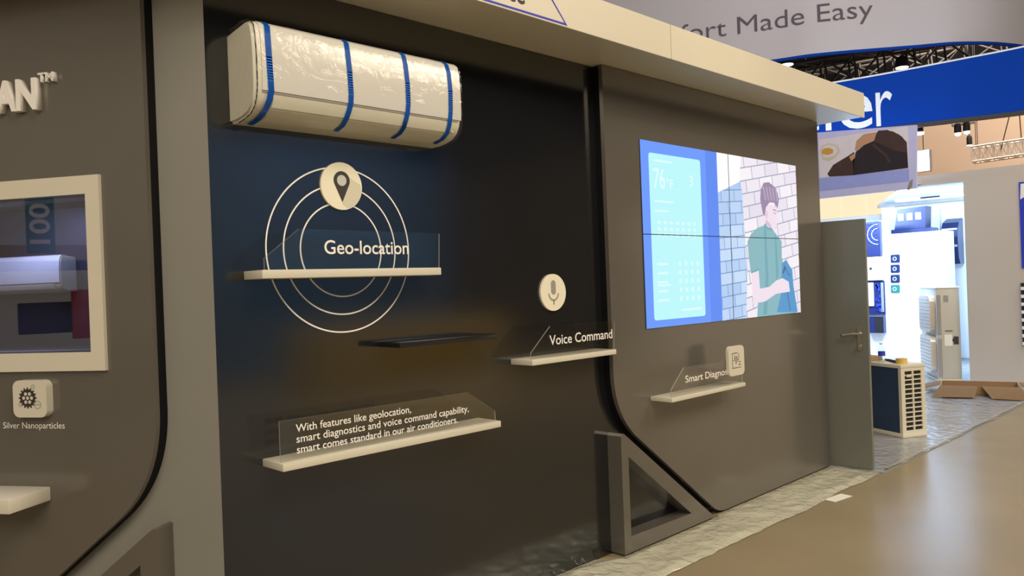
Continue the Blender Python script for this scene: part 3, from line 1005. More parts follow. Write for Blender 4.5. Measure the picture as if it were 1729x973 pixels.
tl.matrix_world = Matrix.Translation(on_unit(-0.27, -0.16)) @ Matrix.Rotation(math.radians(40), 4, 'Z')
tag(tl, 'black hand tool lying behind the bottle on the condensing unit', 'tool')
tl2 = tag(link('cardboard_offcut', B(-0.10, 0.10, -0.07, 0.07, 0, 0.045, bev=0.004), m_kraft), 'small tan carton on the condensing unit next to the door edge', 'carton')
tl2.matrix_world = Matrix.Translation(on_unit(-0.52, -0.13)) @ Matrix.Rotation(math.radians(62), 4, 'Z')
tl2.name = 'small_carton'

# ------------------------------------------------------------------ far booth: white wall with an opening
BXW = 12.2
wl = ptX(1633, 500, BXW).y            # left edge of the white wall face
ztop = ptX(1660, 285, BXW).z
zopen = ptX(1560, 314, BXW).z
yl = ptX(1522, 330, BXW).y
struct('wall_booth', prism([(-3.0, 0), (wl, 0), (wl, zopen), (yl, zopen), (yl, ztop), (-3.0, ztop)], BXW, BXW + 0.12, axis='x'), m_wallwhite)
struct('ceiling_booth', prism([(BXW + .121, wl - 0.6), (15.59, wl - 0.6), (15.59, ptX(1482, 360, 15.6).y), (BXW + .121, yl)], zopen + .01, zopen + .06, axis='z'), m_purewhite)
struct('wall_booth_back', B(15.6, 15.7, 1.5, ptX(1490, 400, 15.6).y, 0, zopen), m_purewhite)
struct('wall_booth_side', B(BXW + .121, 15.59, wl - 0.72, wl - 0.61, 0, zopen), m_purewhite)

for k_, (px_, py_) in enumerate(((1552, 348), (1596, 338))):
    c_ = ptX(px_, py_, 14.2)
    fl = thing('ceiling_light', ('left' if k_ == 0 else 'right') + ' lit strip on the booth ceiling above the display tower', 'ceiling light', (14.2, c_.y, zopen + .0095), group='booth ceiling strips')
    link('frame', B(-0.09, 0.09, -0.36, 0.36, -0.03, 0, bev=.004), m_purewhite, fl)
    link('diffuser', B(-0.075, 0.075, -0.345, 0.345, -0.036, -0.0305), m_cool_glow, fl)

# display tower with icons and a ceiling cassette on top
TX = 14.4
ta, tb = ptX(1494, 500, TX).y, ptX(1598, 500, TX).y
tz = ptX(1550, 392, TX).z
tw = thing('display_tower', 'bright white display tower with four dark icons inside the lit booth', 'display stand', (TX, (ta + tb) / 2, 0.006))
hwid = (ta - tb) / 2
link('body', B(0, 0.5, -hwid, hwid, 0, tz - .006, bev=0.01), m_purewhite, tw)
link('plinth', B(-0.12, 0, -hwid, hwid, 0, 0.12, bev=0.01), m_purewhite, tw)
for i, y in enumerate((437, 454, 471, 488)):
    p = ptX(1512, y, TX)
    yy, zz_ = p.y - (ta + tb) / 2, p.z - .006
    bm = prism(roundrect(yy - .075, yy + .075, zz_ - .07, zz_ + .07, .02), -0.012, -0.0006, axis='x')
    ic = link('icon', bm, m_bluedk if i < 3 else m_teal, tw)
    bm = prism(circle(yy + .01, zz_, .035, 20), -0.0135, -0.0125, [circle(yy + .01, zz_, .02, 20)], axis='x')
    link('icon_mark', bm, m_ltgrey, ic)
cs = thing('cassette_unit', 'dark cassette air conditioner tilted on top of the white display tower', 'air conditioner', (TX + .1, (ta + tb) / 2 + 0.12, tz + .001))
a, b = ptX(1503, 400, TX).y - (ta + tb) / 2 - .12, ptX(1572, 400, TX).y - (ta + tb) / 2 - .12
c1, c2 = ptX(1512, 380, TX).y - (ta + tb) / 2 - .12, ptX(1560, 360, TX).y - (ta + tb) / 2 - .12
link('panel', B(-0.06, 0.30, b, a, 0.0, 0.07, bev=0.01), m_bluedk, cs)
link('housing', prism([(a - .04, 0.071), (c1, 0.42), (c2, 0.44), (c2 + .02, 0.071)], 0.0, 0.28, axis='x'), m_bluedk, cs)
bm = bmesh.new()
for k, yy in enumerate((c2 + .08, c2 + .22, c1 - .10)):
    box(bm, -0.006, -0.0006, yy, yy + .09, 0.22, 0.34)
link('port', bm, m_purewhite, cs)
sp = thing('split_unit', 'black glossy curved air conditioner on the right side of the lit booth', 'air conditioner', ptX(1607, 408, 15.40))
p0 = Vector(sp.location)
ya, yb2 = ptX(1593, 408, 15.40).y - p0.y, ptX(1621, 408, 15.40).y - p0.y
zt, zb_ = ptX(1612, 368, 15.40).z - p0.z, ptX(1610, 446, 15.40).z - p0.z
pf = [(-0.02, zt - .08), (-0.10, zt * .55), (-0.125, 0.0), (-0.09, zb_ * .7), (-0.02, zb_), (0.198, zb_), (0.198, zt)]
bm = prism([(x_, z_) for x_, z_ in pf], yb2, ya, axis='y')
link('body', bm, m_bluedk, sp, smooth=30)
link('trim_strip', B(-0.135, -0.12, yb2 + .01, ya - .01, -0.10, -0.06), m_silver, sp)
link('trim_strip', B(-0.122, -0.108, yb2 + .01, ya - .01, 0.20, 0.23), m_silver, sp)

# white remote holder next to it
sm = thing('louver_sample', 'small white curved louver hanging beside the black glossy unit', 'sample', ptX(1577, 378, 15.52))
link('louver', prism([(-0.05, -.22), (0.0, -.26), (0.05, -.20), (0.07, 0.0), (0.078, .24), (-0.02, .22), (0.0, 0.0)], -0.10, 0.10), m_purewhite, sm, smooth=50)

# wall of samples left of the tower
SX = 13.9
sw0, sw1 = ptX(1440, 450, SX).y, ptX(1497, 450, SX).y
zs1 = ptX(1470, 374, SX).z
smp = thing('sample_wall', 'white display stand with cut-away samples between the door and the display tower', 'display stand', (SX, (sw0 + sw1) / 2, 0.006))
ym = (sw0 + sw1) / 2
link('board', B(0, 0.15, sw1 - ym, sw0 - ym, 0, zs1 - .006, bev=0.005), m_purewhite, smp)


def srect(px0, px1, py0, py1):
    p, q = ptX(px0, py0, SX), ptX(px1, py1, SX)
    return q.y, p.y, q.z, p.z


def swthing(name, label, cat, r):
    return thing(name, label, cat, (SX - .0008, (r[0] + r[1]) / 2, r[2]))


r = srect(1459, 1491, 376, 432)
t = swthing('outdoor_unit', 'blue outdoor unit with fan grille on the sample stand beside the door top', 'outdoor unit', r)
w2, h2 = (r[1] - r[0]) / 2, r[3] - r[2]
link('cabinet', B(-0.10, 0, -w2, w2, 0, h2, bev=0.006), m_bluedk, t)
bm = bmesh.new()
for k in range(7):
    yk = -w2 + 0.10 + k * (2 * w2 - 0.12) / 7
    bar(bm, (-0.108, yk, h2 * .42), (-0.108, yk, h2 - .04), 0.007, 6)
for k in range(6):
    zk = h2 * .42 + k * (h2 * .52) / 5
    bar(bm, (-0.112, -w2 + .06, zk), (-0.112, w2 - .04, zk), 0.007, 6)
link('grille', bm, m_bluemid, t)
for rr in (0.10, 0.17):
    bm = bmesh.new()
    pts = circle(-w2 + .03, h2 * .62, rr, 24, -PI / 2, PI / 2)
    for p, q in zip(pts, pts[1:]):
        bar(bm, (-0.118, p[0], p[1]), (-0.118, q[0], q[1]), 0.007, 6)
    link('fan_guard', bm, m_ltgrey, t)
r = srect(1462, 1493, 434.5, 473)
t = swthing('control_box', 'plain white control box on the sample stand below the blue outdoor unit', 'control box', r)
w2, h2 = (r[1] - r[0]) / 2, r[3] - r[2]
link('box', B(-0.08, 0, -w2, w2, 0, h2, bev=0.012), m_whitefab, t, smooth=30)
link('button', B(-0.086, -0.0802, 0.02, 0.06, h2 * .45, h2 * .55, bev=0.004), m_dark, t)
r = srect(1464, 1496, 475, 531)
t = swthing('circuit_board', 'blue circuit board panel on the sample stand below the white control box', 'circuit board', r)
w2, h2 = (r[1] - r[0]) / 2, r[3] - r[2]
link('board', B(-0.03, 0, -w2, w2, 0, h2), m_bluedk, t)
bm = bmesh.new()
box(bm, -0.06, -0.0302, w2 - .12, w2 - .02, h2 * .25, h2 * .95, 0.004)
link('terminal_strip', bm, m_purewhite, t)
rr_ = random.Random(3)
for k in range(16):
    bm = bmesh.new()
    yk, zk = rr_.uniform(-w2 + .04, w2 - .17), rr_.uniform(.04, h2 - .08)
    box(bm, -0.05, -0.0302, yk, yk + rr_.uniform(.015, .04), zk, zk + rr_.uniform(.02, .06))
    link('component', bm, m_bluemid, t)
for k in range(3):
    bm = bmesh.new()
    pth = [(-w2 + .02 + k * .015, h2 - .03), (-w2 + .02 + k * .015, .05 + k * .02), (w2 - .2, .05 + k * .02)]
    for p, q in zip(pth, pth[1:]):
        bar(bm, (-0.034, p[0], p[1]), (-0.034, q[0], q[1]), 0.004, 6)
    link('wire', bm, m_ltgrey, t)
r = srect(1467, 1497, 533, 562)
t = swthing('drawer_unit', 'dark blue box at the foot of the samples beside the door handle', 'box', r)
w2, h2 = (r[1] - r[0]) / 2, r[3] - r[2]
link('box', B(-0.12, 0, -w2, w2, 0, h2, bev=0.008), m_bluedk, t)
link('side_flap', B(-0.128, -0.1202, -w2 + .01, -w2 + .14, 0.01, h2 - .01), m_dark, t)

# tall outdoor unit at the white wall
tc_ = Vector((12.13, 3.83, 0.0065))
tA = Vector((0.86, 0.51, 0)).normalized()
tB = Vector((0.51, -0.86, 0)).normalized()
TM = Matrix((tA, -tB, Vector((0, 0, 1)))).transposed().to_4x4()
TM.translation = tc_
tu = thing('tall_outdoor_unit', 'tall white two-fan outdoor unit wrapped in plastic at the edge of the white booth wall', 'outdoor unit', mtx=TM)
TL_, TW_, TH_ = 0.92, 0.30, 1.33
link('cabinet', B(0, TL_, -TW_, 0, 0.03, TH_ - .02, bev=0.012), m_unit2, tu, smooth=30)
link('top_cover', B(-.008, TL_ + .008, -TW_ - .008, .008, TH_ - .0195, TH_, bev=0.006), m_purewhite, tu)
link('base_rail', B(-.006, TL_ + .006, -TW_ - .006, .006, 0, 0.0295, bev=0.004), m_unit, tu)
for zc in (0.37, 0.95):
    bm = prism(roundrect(0.06, TL_ - .22, zc - .26, zc + .26, .09), 0.001, 0.075)
    g = link('fan_grille', bm, m_silver, tu, smooth=30)
    bm = bmesh.new()
    for k in range(9):
        z = zc - .2 + k * .05
        bar(bm, (0.10, 0.079, z), (TL_ - .26, 0.079, z), 0.005, 6)
    link('grille_bar', bm, m_greyprint, g)
link('access_strip', B(-0.006, -0.0006, -0.055, -0.005, 0.06, 0.60, bev=0.002), m_greyprint, tu)
link('access_strip', B(-0.006, -0.0006, -0.055, -0.005, 0.66, 1.22, bev=0.002), m_greyprint, tu)
link('handle_recess', B(-0.004, -0.0006, -0.155, -0.095, 1.12, 1.21), m_greyprint, tu)
link('rating_label', B(-0.003, -0.0006, -0.19, -0.09, 0.50, 0.66), m_paper, tu)
bm = B(-0.0045, -0.0031, -0.27, -0.205, 0.52, 0.63)
box(bm, -0.0045, -0.0006, -0.215, -0.19, 0.56, 0.60)
link('warning_label', bm, m_pin, tu)
link('rating_text', B(-0.0045, -0.0006, -0.20, -0.10, 0.705, 0.715), m_pin, tu)

# open carton lying on the film
KM = Matrix.Translation((11.25, 3.08, 0.0075)) @ Matrix.Rotation(math.radians(16), 4, 'Z') @ Matrix.Diagonal((1, 1, 0.55, 1))
kb = thing('cardboard_box', 'flattened open cardboard box with spread flaps on the film before the white wall', 'carton', mtx=KM)
bm = bmesh.new()
box(bm, -0.26, 0.26, -0.42, 0.42, 0, 0.006)
for s_ in (-1, 1):
    box(bm, s_ * .26 - .003, s_ * .26 + .003, -0.42, 0.42, 0.006, 0.20)
    box(bm, -0.256, 0.256, s_ * .42 - .003, s_ * .42 + .003, 0.006, 0.20)
link('tray', bm, m_kraftdk, kb)


def quad(parent, name, pts, m):
    bm = bmesh.new()
    bm.faces.new([bm.verts.new(p) for p in pts])
    bmesh.ops.solidify(bm, geom=bm.faces[:], thickness=0.004)
    return link(name, bm, m, parent)


quad(kb, 'flap', [(-0.27, 0.02, 0.205), (-0.27, 0.43, 0.205), (-0.66, 0.52, 0.03), (-0.60, 0.06, 0.03)], m_kraft)
quad(kb, 'flap', [(-0.27, -0.43, 0.205), (-0.27, -0.02, 0.205), (-0.62, -0.12, 0.02), (-0.68, -0.52, 0.02)], m_kraft)
quad(kb, 'flap', [(-0.25, 0.43, 0.205), (0.25, 0.43, 0.205), (0.28, 0.74, 0.07), (-0.22, 0.74, 0.03)], m_kraft)
quad(kb, 'flap', [(-0.25, -0.43, 0.205), (0.25, -0.43, 0.205), (0.28, -0.72, 0.12), (-0.22, -0.72, 0.08)], m_kraft)

# sliver at the right photo edge: poster and slatted vent on the white wall
p, q = ptX(1720.5, 308, BXW), ptX(1760, 452, BXW)
ps = thing('wall_poster', 'blue and red picture poster on the white booth wall at the right photo edge', 'poster', (BXW - .001, q.y, q.z))
w_, h_ = p.y - q.y, p.z - q.z
link('print', B(-0.012, 0, 0, w_, 0, h_), m_bluemid, ps)
link('printed_shape', prism([(w_ - .08, h_ * .35), (0.02, h_ * .3), (0.02, h_ * .75), (w_ - .05, h_ * .55)], -0.0128, -0.0122, axis='x'), m_redpr, ps)
link('printed_shape', prism([(w_ - .02, h_ * .98), (w_ * .4, h_ * .98), (w_ * .5, h_ * .85), (w_ - .01, h_ * .8)], -0.0128, -0.0122, axis='x'), m_purewhite, ps)
p, q = ptX(1724, 478, BXW), ptX(1760, 585, BXW)
vt = thing('slatted_vent', 'black and white slatted vent below the poster at the right photo edge', 'vent', (BXW - .001, q.y, q.z))
w_, h_ = p.y - q.y, p.z - q.z
link('backing', B(-0.02, 0, 0, w_, 0, h_), m_dark, vt)
for k in range(8):
    link('slat', B(-0.035, -0.0205, 0, w_, h_ * (k + .1) / 8, h_ * (k + .5) / 8, bev=.003), m_purewhite, vt)

# ------------------------------------------------------------------ lit cabinets and beam behind the poster
cx_ = 17.5
p, q = ptX(1340, 324, cx_), ptX(1512, 372, cx_)
m_litwood = emit('lit_wood_panel', (1.0, 0.80, 0.52, 1), 1.05)  # warm light on the wood is put into the material as glow
lc = thing('lit_cabinet_row', 'row of warm lit wall panels behind the hanging picture banner', 'light panel', (cx_, p.y, q.z - .1))
for k in range(4):
    y1_ = -k * (p.y - q.y) / 4
    y0_ = -(k + 1) * (p.y - q.y) / 4 + .03
    link('panel', B(0, .08, y0_, y1_, 0, 1.6, bev=.004), m_litwood, lc)
struct('wall_panel_back', B(cx_ + .085, cx_ + .2, q.y + .3, lc.location.y + 1.0, 0, lc.location.z + 1.62), m_wallwhite)
p, q = ptX(1330, 388, 15.9), ptX(1500, 365, 15.9)
bmz = ptX(1440, 384, 15.9).z
bm_ = tag(link('beam', B(-0.1, 0.1, 0, 6.5, 0, 0.20, bev=.01), m_wallwhite), 'grey beam above the sample stand behind the door top', 'beam')
bm_.location = (15.85, q.y - .5, bmz)
bm_.name = 'booth_beam'
struct('wall_booth_rear', B(15.9, 16.0, q.y - .5, q.y + 6.5, 0, bmz - .001), m_purewhite)

# hanging picture banner: woman's head and a bowl
HX = 11.7
pts = [ptX(1380, 224, HX), ptX(1547, 211, HX), ptX(1547, 318, HX), ptX(1380, 336, HX)]
hy, hz = pts[1].y, pts[2].z
m_lilac = mat('lilac_print', (0.56, 0.58, 0.95, 1), 0.6)
m_lilac2 = mat('periwinkle_print', (0.33, 0.40, 0.88, 1), 0.6)
m_photo_bg = mat('pale_photo_print', (0.74, 0.71, 0.82, 1), 0.6)
m_hairpr = mat('dark_hair_print', (0.022, 0.016, 0.025, 1), 0.6, var=0.3, scale=6)
m_hairpr2 = mat('brown_hair_print', (0.06, 0.032, 0.03, 1), 0.6, var=0.3, scale=6)
m_skinpr = mat('skin_print', (0.52, 0.30, 0.20, 1), 0.6)
m_egg = mat('amber_print', (0.62, 0.34, 0.07, 1), 0.6)
pb = thing('picture_banner', 'hanging picture banner of a dark-haired head beside a bowl under the blue band', 'banner', (HX, hy, hz))


def hpoly(name, pl, lay, m):
    """pl in zoom pixels of the photo; flat print on the banner face"""
    q_ = [(ptX(1360 + x / 4.054, 180 + y / 4.054, HX)) for x, y in pl]
    bm = prism([(v.y - hy, v.z - hz) for v in q_], -0.002 - lay * .0015, -0.0008 - lay * .0015, axis='x')
    return link(name, bm, m, pb)


link('cloth', prism([(v.y - hy, v.z - hz) for v in pts], 0, 0.05, axis='x'), m_lilac, pb)
link('wall_bracket', B(0.0505, BXW - HX - .0005, 0.12, 0.17, 0.10, 0.16), m_wallwhite, pb)
hpoly('photo_field', [(90, 228), (700, 135), (708, 422), (160, 484), (100, 488)], 0, m_photo_bg)
hpoly('lower_band', [(90, 494), (708, 428), (712, 510), (90, 580)], 0, m_lilac2)
hpoly('hair', [(330, 470), (325, 350), (365, 280), (450, 235), (500, 165), (560, 160), (640, 190), (694, 245), (704, 420)], 1, m_hairpr)
hpoly('hair', [(470, 240), (490, 180), (530, 162), (600, 170), (660, 205), (694, 245), (698, 320), (600, 300), (540, 270)], 2, m_hairpr2)
hpoly('face', [(340, 300), (350, 235), (400, 190), (490, 175), (470, 235), (400, 265), (362, 300)], 2, m_skinpr)
hpoly('dress', [(165, 480), (150, 462), (190, 400), (290, 340), (335, 310), (330, 470)], 1, m_hairpr2)
hpoly('bowl', [(100, 300), (115, 265), (160, 250), (220, 265), (240, 300), (215, 345), (160, 375), (115, 360)], 1, m_white)
hpoly('bowl_inside', [(112, 302), (124, 272), (160, 262), (205, 273), (222, 300), (202, 332), (160, 350), (124, 344)], 1.4, m_photo_bg)
hpoly('hair', [(450, 262), (470, 256), (560, 330), (585, 380), (570, 385), (540, 340)], 2.4, m_hairpr2)
hpoly('face', [(300, 345), (345, 315), (340, 350), (315, 375)], 2, m_skinpr)
hpoly('bowl_food', [(110, 310), (125, 288), (160, 282), (192, 295), (190, 318), (155, 332), (122, 328)], 2, m_egg)
hpoly('logo', [(695, 570), (712, 515), (735, 495), (732, 545), (712, 575)], 1, m_greyprint)

# ------------------------------------------------------------------ hung banners
def path_pts(anchors):
    """anchors (px, depth) -> plan points"""
    res = []
    for px, dp in anchors:
        v = ptD(px, 486.5 - (px - 864.5) * 0.0372, dp)
        res.append(Vector((v.x, v.y)))
    return res


def catmull(P, n=10):
    out = []
    for i in range(len(P) - 1):
        a, b, c, d_ = P[max(0, i - 1)], P[i], P[i + 1], P[min(len(P) - 1, i + 2)]
        for k in range(n):
            t = k / n
            out.append(0.5 * ((2 * b) + (c - a) * t + (2 * a - 5 * b + 4 * c - d_) * t * t + (3 * b - a - 3 * c + d_) * t ** 3))
    out.append(P[-1])
    return out


def band(bm, path, z0f, z1f, off0, off1, mi=0):
    """vertical ribbon of some thickness along a plan path"""
    n = len(path)
    S = [0.0]
    for a, b in zip(path, path[1:]):
        S.append(S[-1] + (b - a).length)
    rows = []
    for i, p in enumerate(path):
        t = (path[min(n - 1, i + 1)] - path[max(0, i - 1)]).normalized()
        nn = Vector((-t.y, t.x))
        f = S[i] / S[-1]
        z0, z1 = z0f(f), z1f(f)
        a, b = p + nn * off0, p + nn * off1
        rows.append([bm.verts.new((a.x, a.y, z0)), bm.verts.new((a.x, a.y, z1)), bm.verts.new((b.x, b.y, z1)), bm.verts.new((b.x, b.y, z0))])
    for r1, r2 in zip(rows, rows[1:]):
        for k in range(4):
            bm.faces.new((r1[k], r2[k], r2[(k + 1) % 4], r1[(k + 1) % 4]))
    bm.faces.new(rows[0])
    bm.faces.new(rows[-1][::-1])
    return S


def map_on(path, off):
    S = [0.0]
    for a, b in zip(path, path[1:]):
        S.append(S[-1] + (b - a).length)

    def f(x, y, z):
        i = 0
        while i < len(S) - 2 and S[i + 1] < x:
            i += 1
        t = (x - S[i]) / (S[i + 1] - S[i])
        d_ = (path[i + 1] - path[i]).normalized()
        p = path[i].lerp(path[i + 1], t) + Vector((-d_.y, d_.x)) * (off + y)
        return Vector((p.x, p.y, z))

    def arc(px):
        last = None
        for i in range(len(path)):
            v = Vector((path[i].x, path[i].y, CAM.z + 3.0)) - CAM
            k = v.dot(RT) / v.dot(fw) * F_PX + 864.5
            if last and last[0] <= px <= k:
                return last[1] + (S[i] - last[1]) * (px - last[0]) / (k - last[0])
            last = (k, S[i])
        return 0.0
    return f, arc


gp = catmull(path_pts([(1014, 16.9), (1160, 16.2), (1310, 15.6), (1400, 15.22), (1550, 14.95), (1640, 14.82), (1729, 15.1), (1850, 16.2)]), 14)
gz = CAM.z + 4.2
gb = thing('round_banner', 'big curved lilac-grey banner with grey lettering hung high above the booth', 'banner', (0, 0, 0))
bm = bmesh.new()
band(bm, gp, lambda f: gz + .05, lambda f: gz + 2.6, 0, 0.06)
link('cloth', bm, m_greyfab, gb, smooth=30)
bm = bmesh.new()
band(bm, gp, lambda f: gz, lambda f: gz + .049, 0, 0.06)
link('hem', bm, m_bluelogo, gb, smooth=30)['label'] = 'thin blue bottom edge'
mf, arcf = map_on(gp, -0.012)
zbase = ptD(1300, 47, 15.45).z
zcapl = ptD(1250, 14 + 8, 15.7).z
s0, s1 = arcf(1058), arcf(1480)
lettering('lettering', 'Comfort Made Easy', s0, s1, zbase, 0.345, 0.0, m_greytext, gb, bold=-0.004, mapf=mf)

bp_ = catmull(path_pts([(1290, 15.4), (1400, 15.05), (1500, 14.75), (1620, 14.3), (1729, 13.9), (1860, 13.3)]), 14)
bz0 = CAM.z + 2.75
bot = lambda f: bz0 - 0.17 + 0.10 * f
bb = thing('blue_banner', 'long blue fabric banner with big white letters hung under the grey one', 'banner', (0, 0, 0))
top = lambda f: CAM.z + 3.50 + 0.40 * f
bm = bmesh.new()
band(bm, bp_, lambda f: bot(f) + .075, lambda f: top(f), 0, 0.06)
link('cloth', bm, m_bluelogo, bb, smooth=30)
bm = bmesh.new()
band(bm, bp_, lambda f: top(f) + .001, lambda f: top(f) + .03, -0.005, 0.065)
link('top_edge', bm, m_whitefab, bb, smooth=30)['label'] = 'white top edge'
bm = bmesh.new()
band(bm, bp_, bot, lambda f: bot(f) + .074, -0.01, 0.07)
link('bottom_rail', bm, m_dark, bb, smooth=30)['label'] = 'black bottom rail'
mf, arcf = map_on(bp_, -0.012)
for ch, xa, xb in (('H', 1262, 1318), ('a', 1330, 1382), ('i', 1392.5, 1404), ('e', 1416, 1473), ('r', 1479, 1507)):
    lettering('letter', ch, arcf(xa), arcf(xb), bz0 - 0.03, 0.96, 0.0, m_whitefab, bb, bold=0.0, mapf=mf, label='white letter')


# ------------------------------------------------------------------ trusses and lamps under the ceiling
def truss(name, label, p, q, w, h, m, n, r, group=None):
    p, q = Vector(p), Vector(q)
    t = thing(name, label, 'truss', p, group=group)
    d_ = (q - p)
    ax = d_.normalized()
    side = ax.cross(Vector((0, 0, 1))).normalized()
    upv = side.cross(ax)
    offs = [side * (-w / 2) + upv * (-h / 2), side * (w / 2) + upv * (-h / 2), side * (w / 2) + upv * (h / 2), side * (-w / 2) + upv * (h / 2)]
    bm = bmesh.new()
    for o_ in offs:
        bar(bm, o_, d_ + o_, r, 8)
    link('chord', bm, m, t)
    bm = bmesh.new()
    for k in range(n):
        a_, b_ = d_ * (k / n), d_ * ((k + 1) / n)
        for i in range(4):
            o1, o2 = offs[i], offs[(i + 1) % 4]
            if k % 2:
                o1, o2 = o2, o1
            bar(bm, a_ + o1, b_ + o2, r * .6, 6)
            bar(bm, a_ + offs[i], a_ + offs[(i + 1) % 4], r * .6, 6)
    link('brace', bm, m, t)
    for f_ in (.06, .94):
        for i in (2, 3):
            bm = bmesh.new()
            a_ = d_ * f_ + offs[i]
            bar(bm, a_, (a_.x, a_.y, 10.995 - p.z), 0.008, 6)
            link('suspension_wire', bm, m_dark, t)
    return t


truss('lighting_truss', 'dark box truss seen between the grey and blue banners', ptD(1250, 150, 18), ptD(1640, 88, 17), 0.55, 0.6, m_truss, 8, 0.04)
truss('lighting_truss', 'second dark truss further back above the blue banner', ptD(1340, 146, 22), ptD(1760, 66, 20), 0.5, 0.5, m_truss, 7, 0.04)
st_ = truss('lighting_truss', 'silver truss hung on wires in front of the tan wall', ptD(1642, 262, 19), ptD(1790, 240, 18), 0.42, 0.35, m_silver, 12, 0.022)
o0 = Vector(st_.location)
for a_, b_, c_ in ((1688, 268, 1716), (1726, 262, 1718)):
    bm = bmesh.new()
    bar(bm, ptD(a_, b_ - 8, 18.6) - o0, ptD(c_, 150, 18.4) - o0, 0.012, 6)
    link('wire', bm, m_dark, st_)


def spot_lamp(label, px, py, dp, r=0.07):
    c = ptD(px, py, dp)
    t = thing('spot_lamp', label, 'lamp', c, group='spot lamps')
    bm = lathe([(0, 0.22), (r * .7, 0.22), (r, 0.16), (r, 0.0), (r * .9, 0.0)], 16)
    link('housing', bm, m_dark, t, smooth=40)
    link('lens', lathe([(0, -0.012), (r * .95, -0.012), (r * .95, 0.0), (0, 0.0)], 16), m_lamp_glow, t)
    bm = bmesh.new()
    bar(bm, (0, 0, 0.22), (0, 0, 0.34), 0.012, 8)
    link('bracket', bm, m_truss, t)
    bm = bmesh.new()
    bar(bm, (0, 0, 0.34), (0, 0, 11.0 - c.z), 0.006, 6)
    link('suspension_wire', bm, m_dark, t)
    return t


b0 = ptD(1624, 210, 17)
lbar = thing('lamp_bar', 'silver bar with a pair of glowing spot lamps under the blue banner', 'lamp', b0)
bm = bmesh.new()
bar(bm, ptD(1608, 212, 17) - b0, ptD(1646, 206, 17) - b0, 0.035, 8)
link('crossbar', bm, m_silver, lbar)
bm = bmesh.new()
c_ = ptD(1640, 208, 17) - b0
bar(bm, c_, (c_.x, c_.y, 11.0 - b0.z), 0.012, 6)
link('suspension_wire', bm, m_dark, lbar)
for px, py in ((1617, 217), (1632, 214)):
    c_ = ptD(px, py, 16.9) - b0
    hsg = link('lamp_housing', lathe([(0, 0.10), (0.05, 0.10), (0.07, 0.04), (0.07, -0.10), (0.06, -0.10)], 16, origin=c_), m_dark, lbar, smooth=40)
    link('lens', lathe([(0, -0.165), (0.045, -0.15), (0.066, -0.1005), (0, -0.1005)], 16, origin=c_), m_lamp_glow, hsg, smooth=60)
spot_lamp('black spot lamp at the left end of the silver truss', 1637, 245, 18.6, 0.06)
spot_lamp('bright lamp on the dark truss beside the cream header', 1329, 109, 16.6, 0.13)
spot_lamp('small bright lamp on the dark truss above the blue banner', 1523, 114, 16.8, 0.13)
lbx = ptD(1559, 290, 16.5)
lb = thing('light_box', 'bright white light box beside the picture banner', 'light box', lbx)
link('case', B(-0.02, 0.12, -0.14, 0.16, 0, 0.45, bev=.01), m_purewhite, lb)
link('front', B(-0.026, -0.0205, -0.125, 0.145, 0.015, 0.435), m_lamp_glow, lb)
bm = bmesh.new()
bar(bm, (.05, 0, .45), (.05, 0, 11.0 - lbx.z), 0.008, 6)
link('suspension_wire', bm, m_dark, lb)
hl = thing('hanging_lamp', 'black hanging lamp with a glowing white end at the corner of the picture banner', 'lamp', ptD(1551, 224, 15.3))
link('housing', lathe([(0, 0.25), (0.07, 0.25), (0.085, 0.10), (0.085, 0.0)], 18), m_dark, hl, smooth=40)
bm = bmesh.new()
bar(bm, (0, 0, .25), (0, 0, 10.995 - ptD(1551, 224, 15.3).z), 0.006, 6)
link('stem', bm, m_dark, hl)
link('shade', lathe([(0, -0.05), (0.09, -0.04), (0.10, 0.0), (0, 0.0)], 18), m_lamp_glow, hl, smooth=40)

# ------------------------------------------------------------------ the hall behind the camera, seen only as reflections in the gloss
def behind(name, label, cat, px, py, dist, w, h, dpt, m):
    """stand a box where the showcase glass mirrors it for a viewer by the left wall"""
    d_ = ray(px, py)
    n_ = HN
    P0 = CORNER + n_ * 0.066
    t = (P0 - CAM).dot(n_) / d_.dot(n_)
    hit = CAM + d_ * t
    rdir = d_ - n_ * 2 * d_.dot(n_)
    c = hit + rdir.normalized() * dist
    o_ = link(name, B(-w / 2, w / 2, -dpt / 2, dpt / 2, -h / 2, h / 2, bev=min(w, h, dpt) * .05), m)
    o_.location = c
    o_.rotation_euler = (0, 0, math.atan2(rdir.y, rdir.x) - PI / 2)
    return tag(o_, label, cat), o_


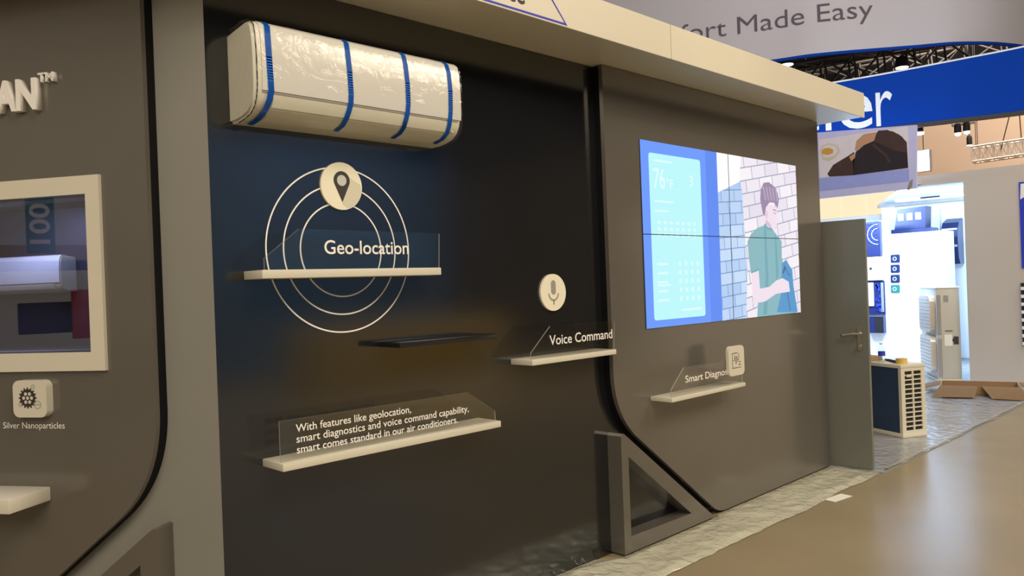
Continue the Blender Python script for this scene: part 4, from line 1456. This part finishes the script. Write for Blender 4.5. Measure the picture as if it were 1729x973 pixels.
m_b_yellow = mat('ochre_banner', (0.55, 0.40, 0.12, 1), 0.7)
m_b_lilac = mat('mauve_wall', (0.30, 0.26, 0.30, 1), 0.8)
o, _ = behind('hanging_sign', 'teal aisle sign hanging in the aisle behind the viewer', 'sign', 68, 372, 9.0, 0.34, 0.9, 0.05, m_teal)
bm = text_bm('100', 0.0, 0.02)
for v in bm.verts:
    v.co = Vector((0.12 - v.co.y * 0.33, -0.027, -0.40 + v.co.x * 0.42))
link('lettering', bm, m_vinyl, o)
o, _ = behind('booth_partition', 'ochre topped booth partition across the aisle', 'partition', 60, 428, 13.0, 2.6, 0.28, 0.3, m_b_yellow)
o, _ = behind('booth_partition', 'blue booth partition across the aisle', 'partition', 80, 447, 13.2, 5.0, 0.22, 0.2, m_bluelogo)
o, _ = behind('parked_cart', 'dark blue cart across the aisle', 'cart', 92, 536, 10.0, 0.9, 0.45, 0.6, m_bluedk)
o, _ = behind('red_bin', 'red bin across the aisle', 'bin', 140, 530, 9.6, 0.28, 0.7, 0.3, m_redpr)

m_b_blue = mat('slate_blue_wall', (0.06, 0.16, 0.33, 1), 0.7, var=0.3, scale=0.5)
o = tag(link('ochre_counter', B(-2.2, 2.2, -0.4, 0.4, 0, 1.0, bev=.03), m_b_yellow), 'unseen ochre counter across the aisle, added for its amber reflection', 'counter')  # unseen, added for an amber reflection low in the black wall
o.location = (8.6, -5.6, 0)
o = tag(link('blue_booth_wall', B(-3.2, 3.2, -0.15, 0.15, 0, 4.6, bev=.05), m_b_blue), 'tall unseen blue booth wall across the aisle, added for its reflection', 'booth wall')  # unseen, added to tint the black wall's reflections blue
o.location = (8.8, -8.5, 0)
lamp('blue_wall_fill', 'AREA', (8.5, -5.6, 6.5), (8.6, -8.5, 2.4), 260, (0.75, 0.85, 1.0), 2.5, 1.0)  # added lamp, brightens the unseen blue wall so its reflection shows
lamp('counter_fill', 'AREA', (8.4, -3.2, 4.6), (8.6, -5.3, 0.6), 260, (1.0, 0.82, 0.55), 1.5, 0.6)  # added lamp, brightens the unseen counter for its amber reflection
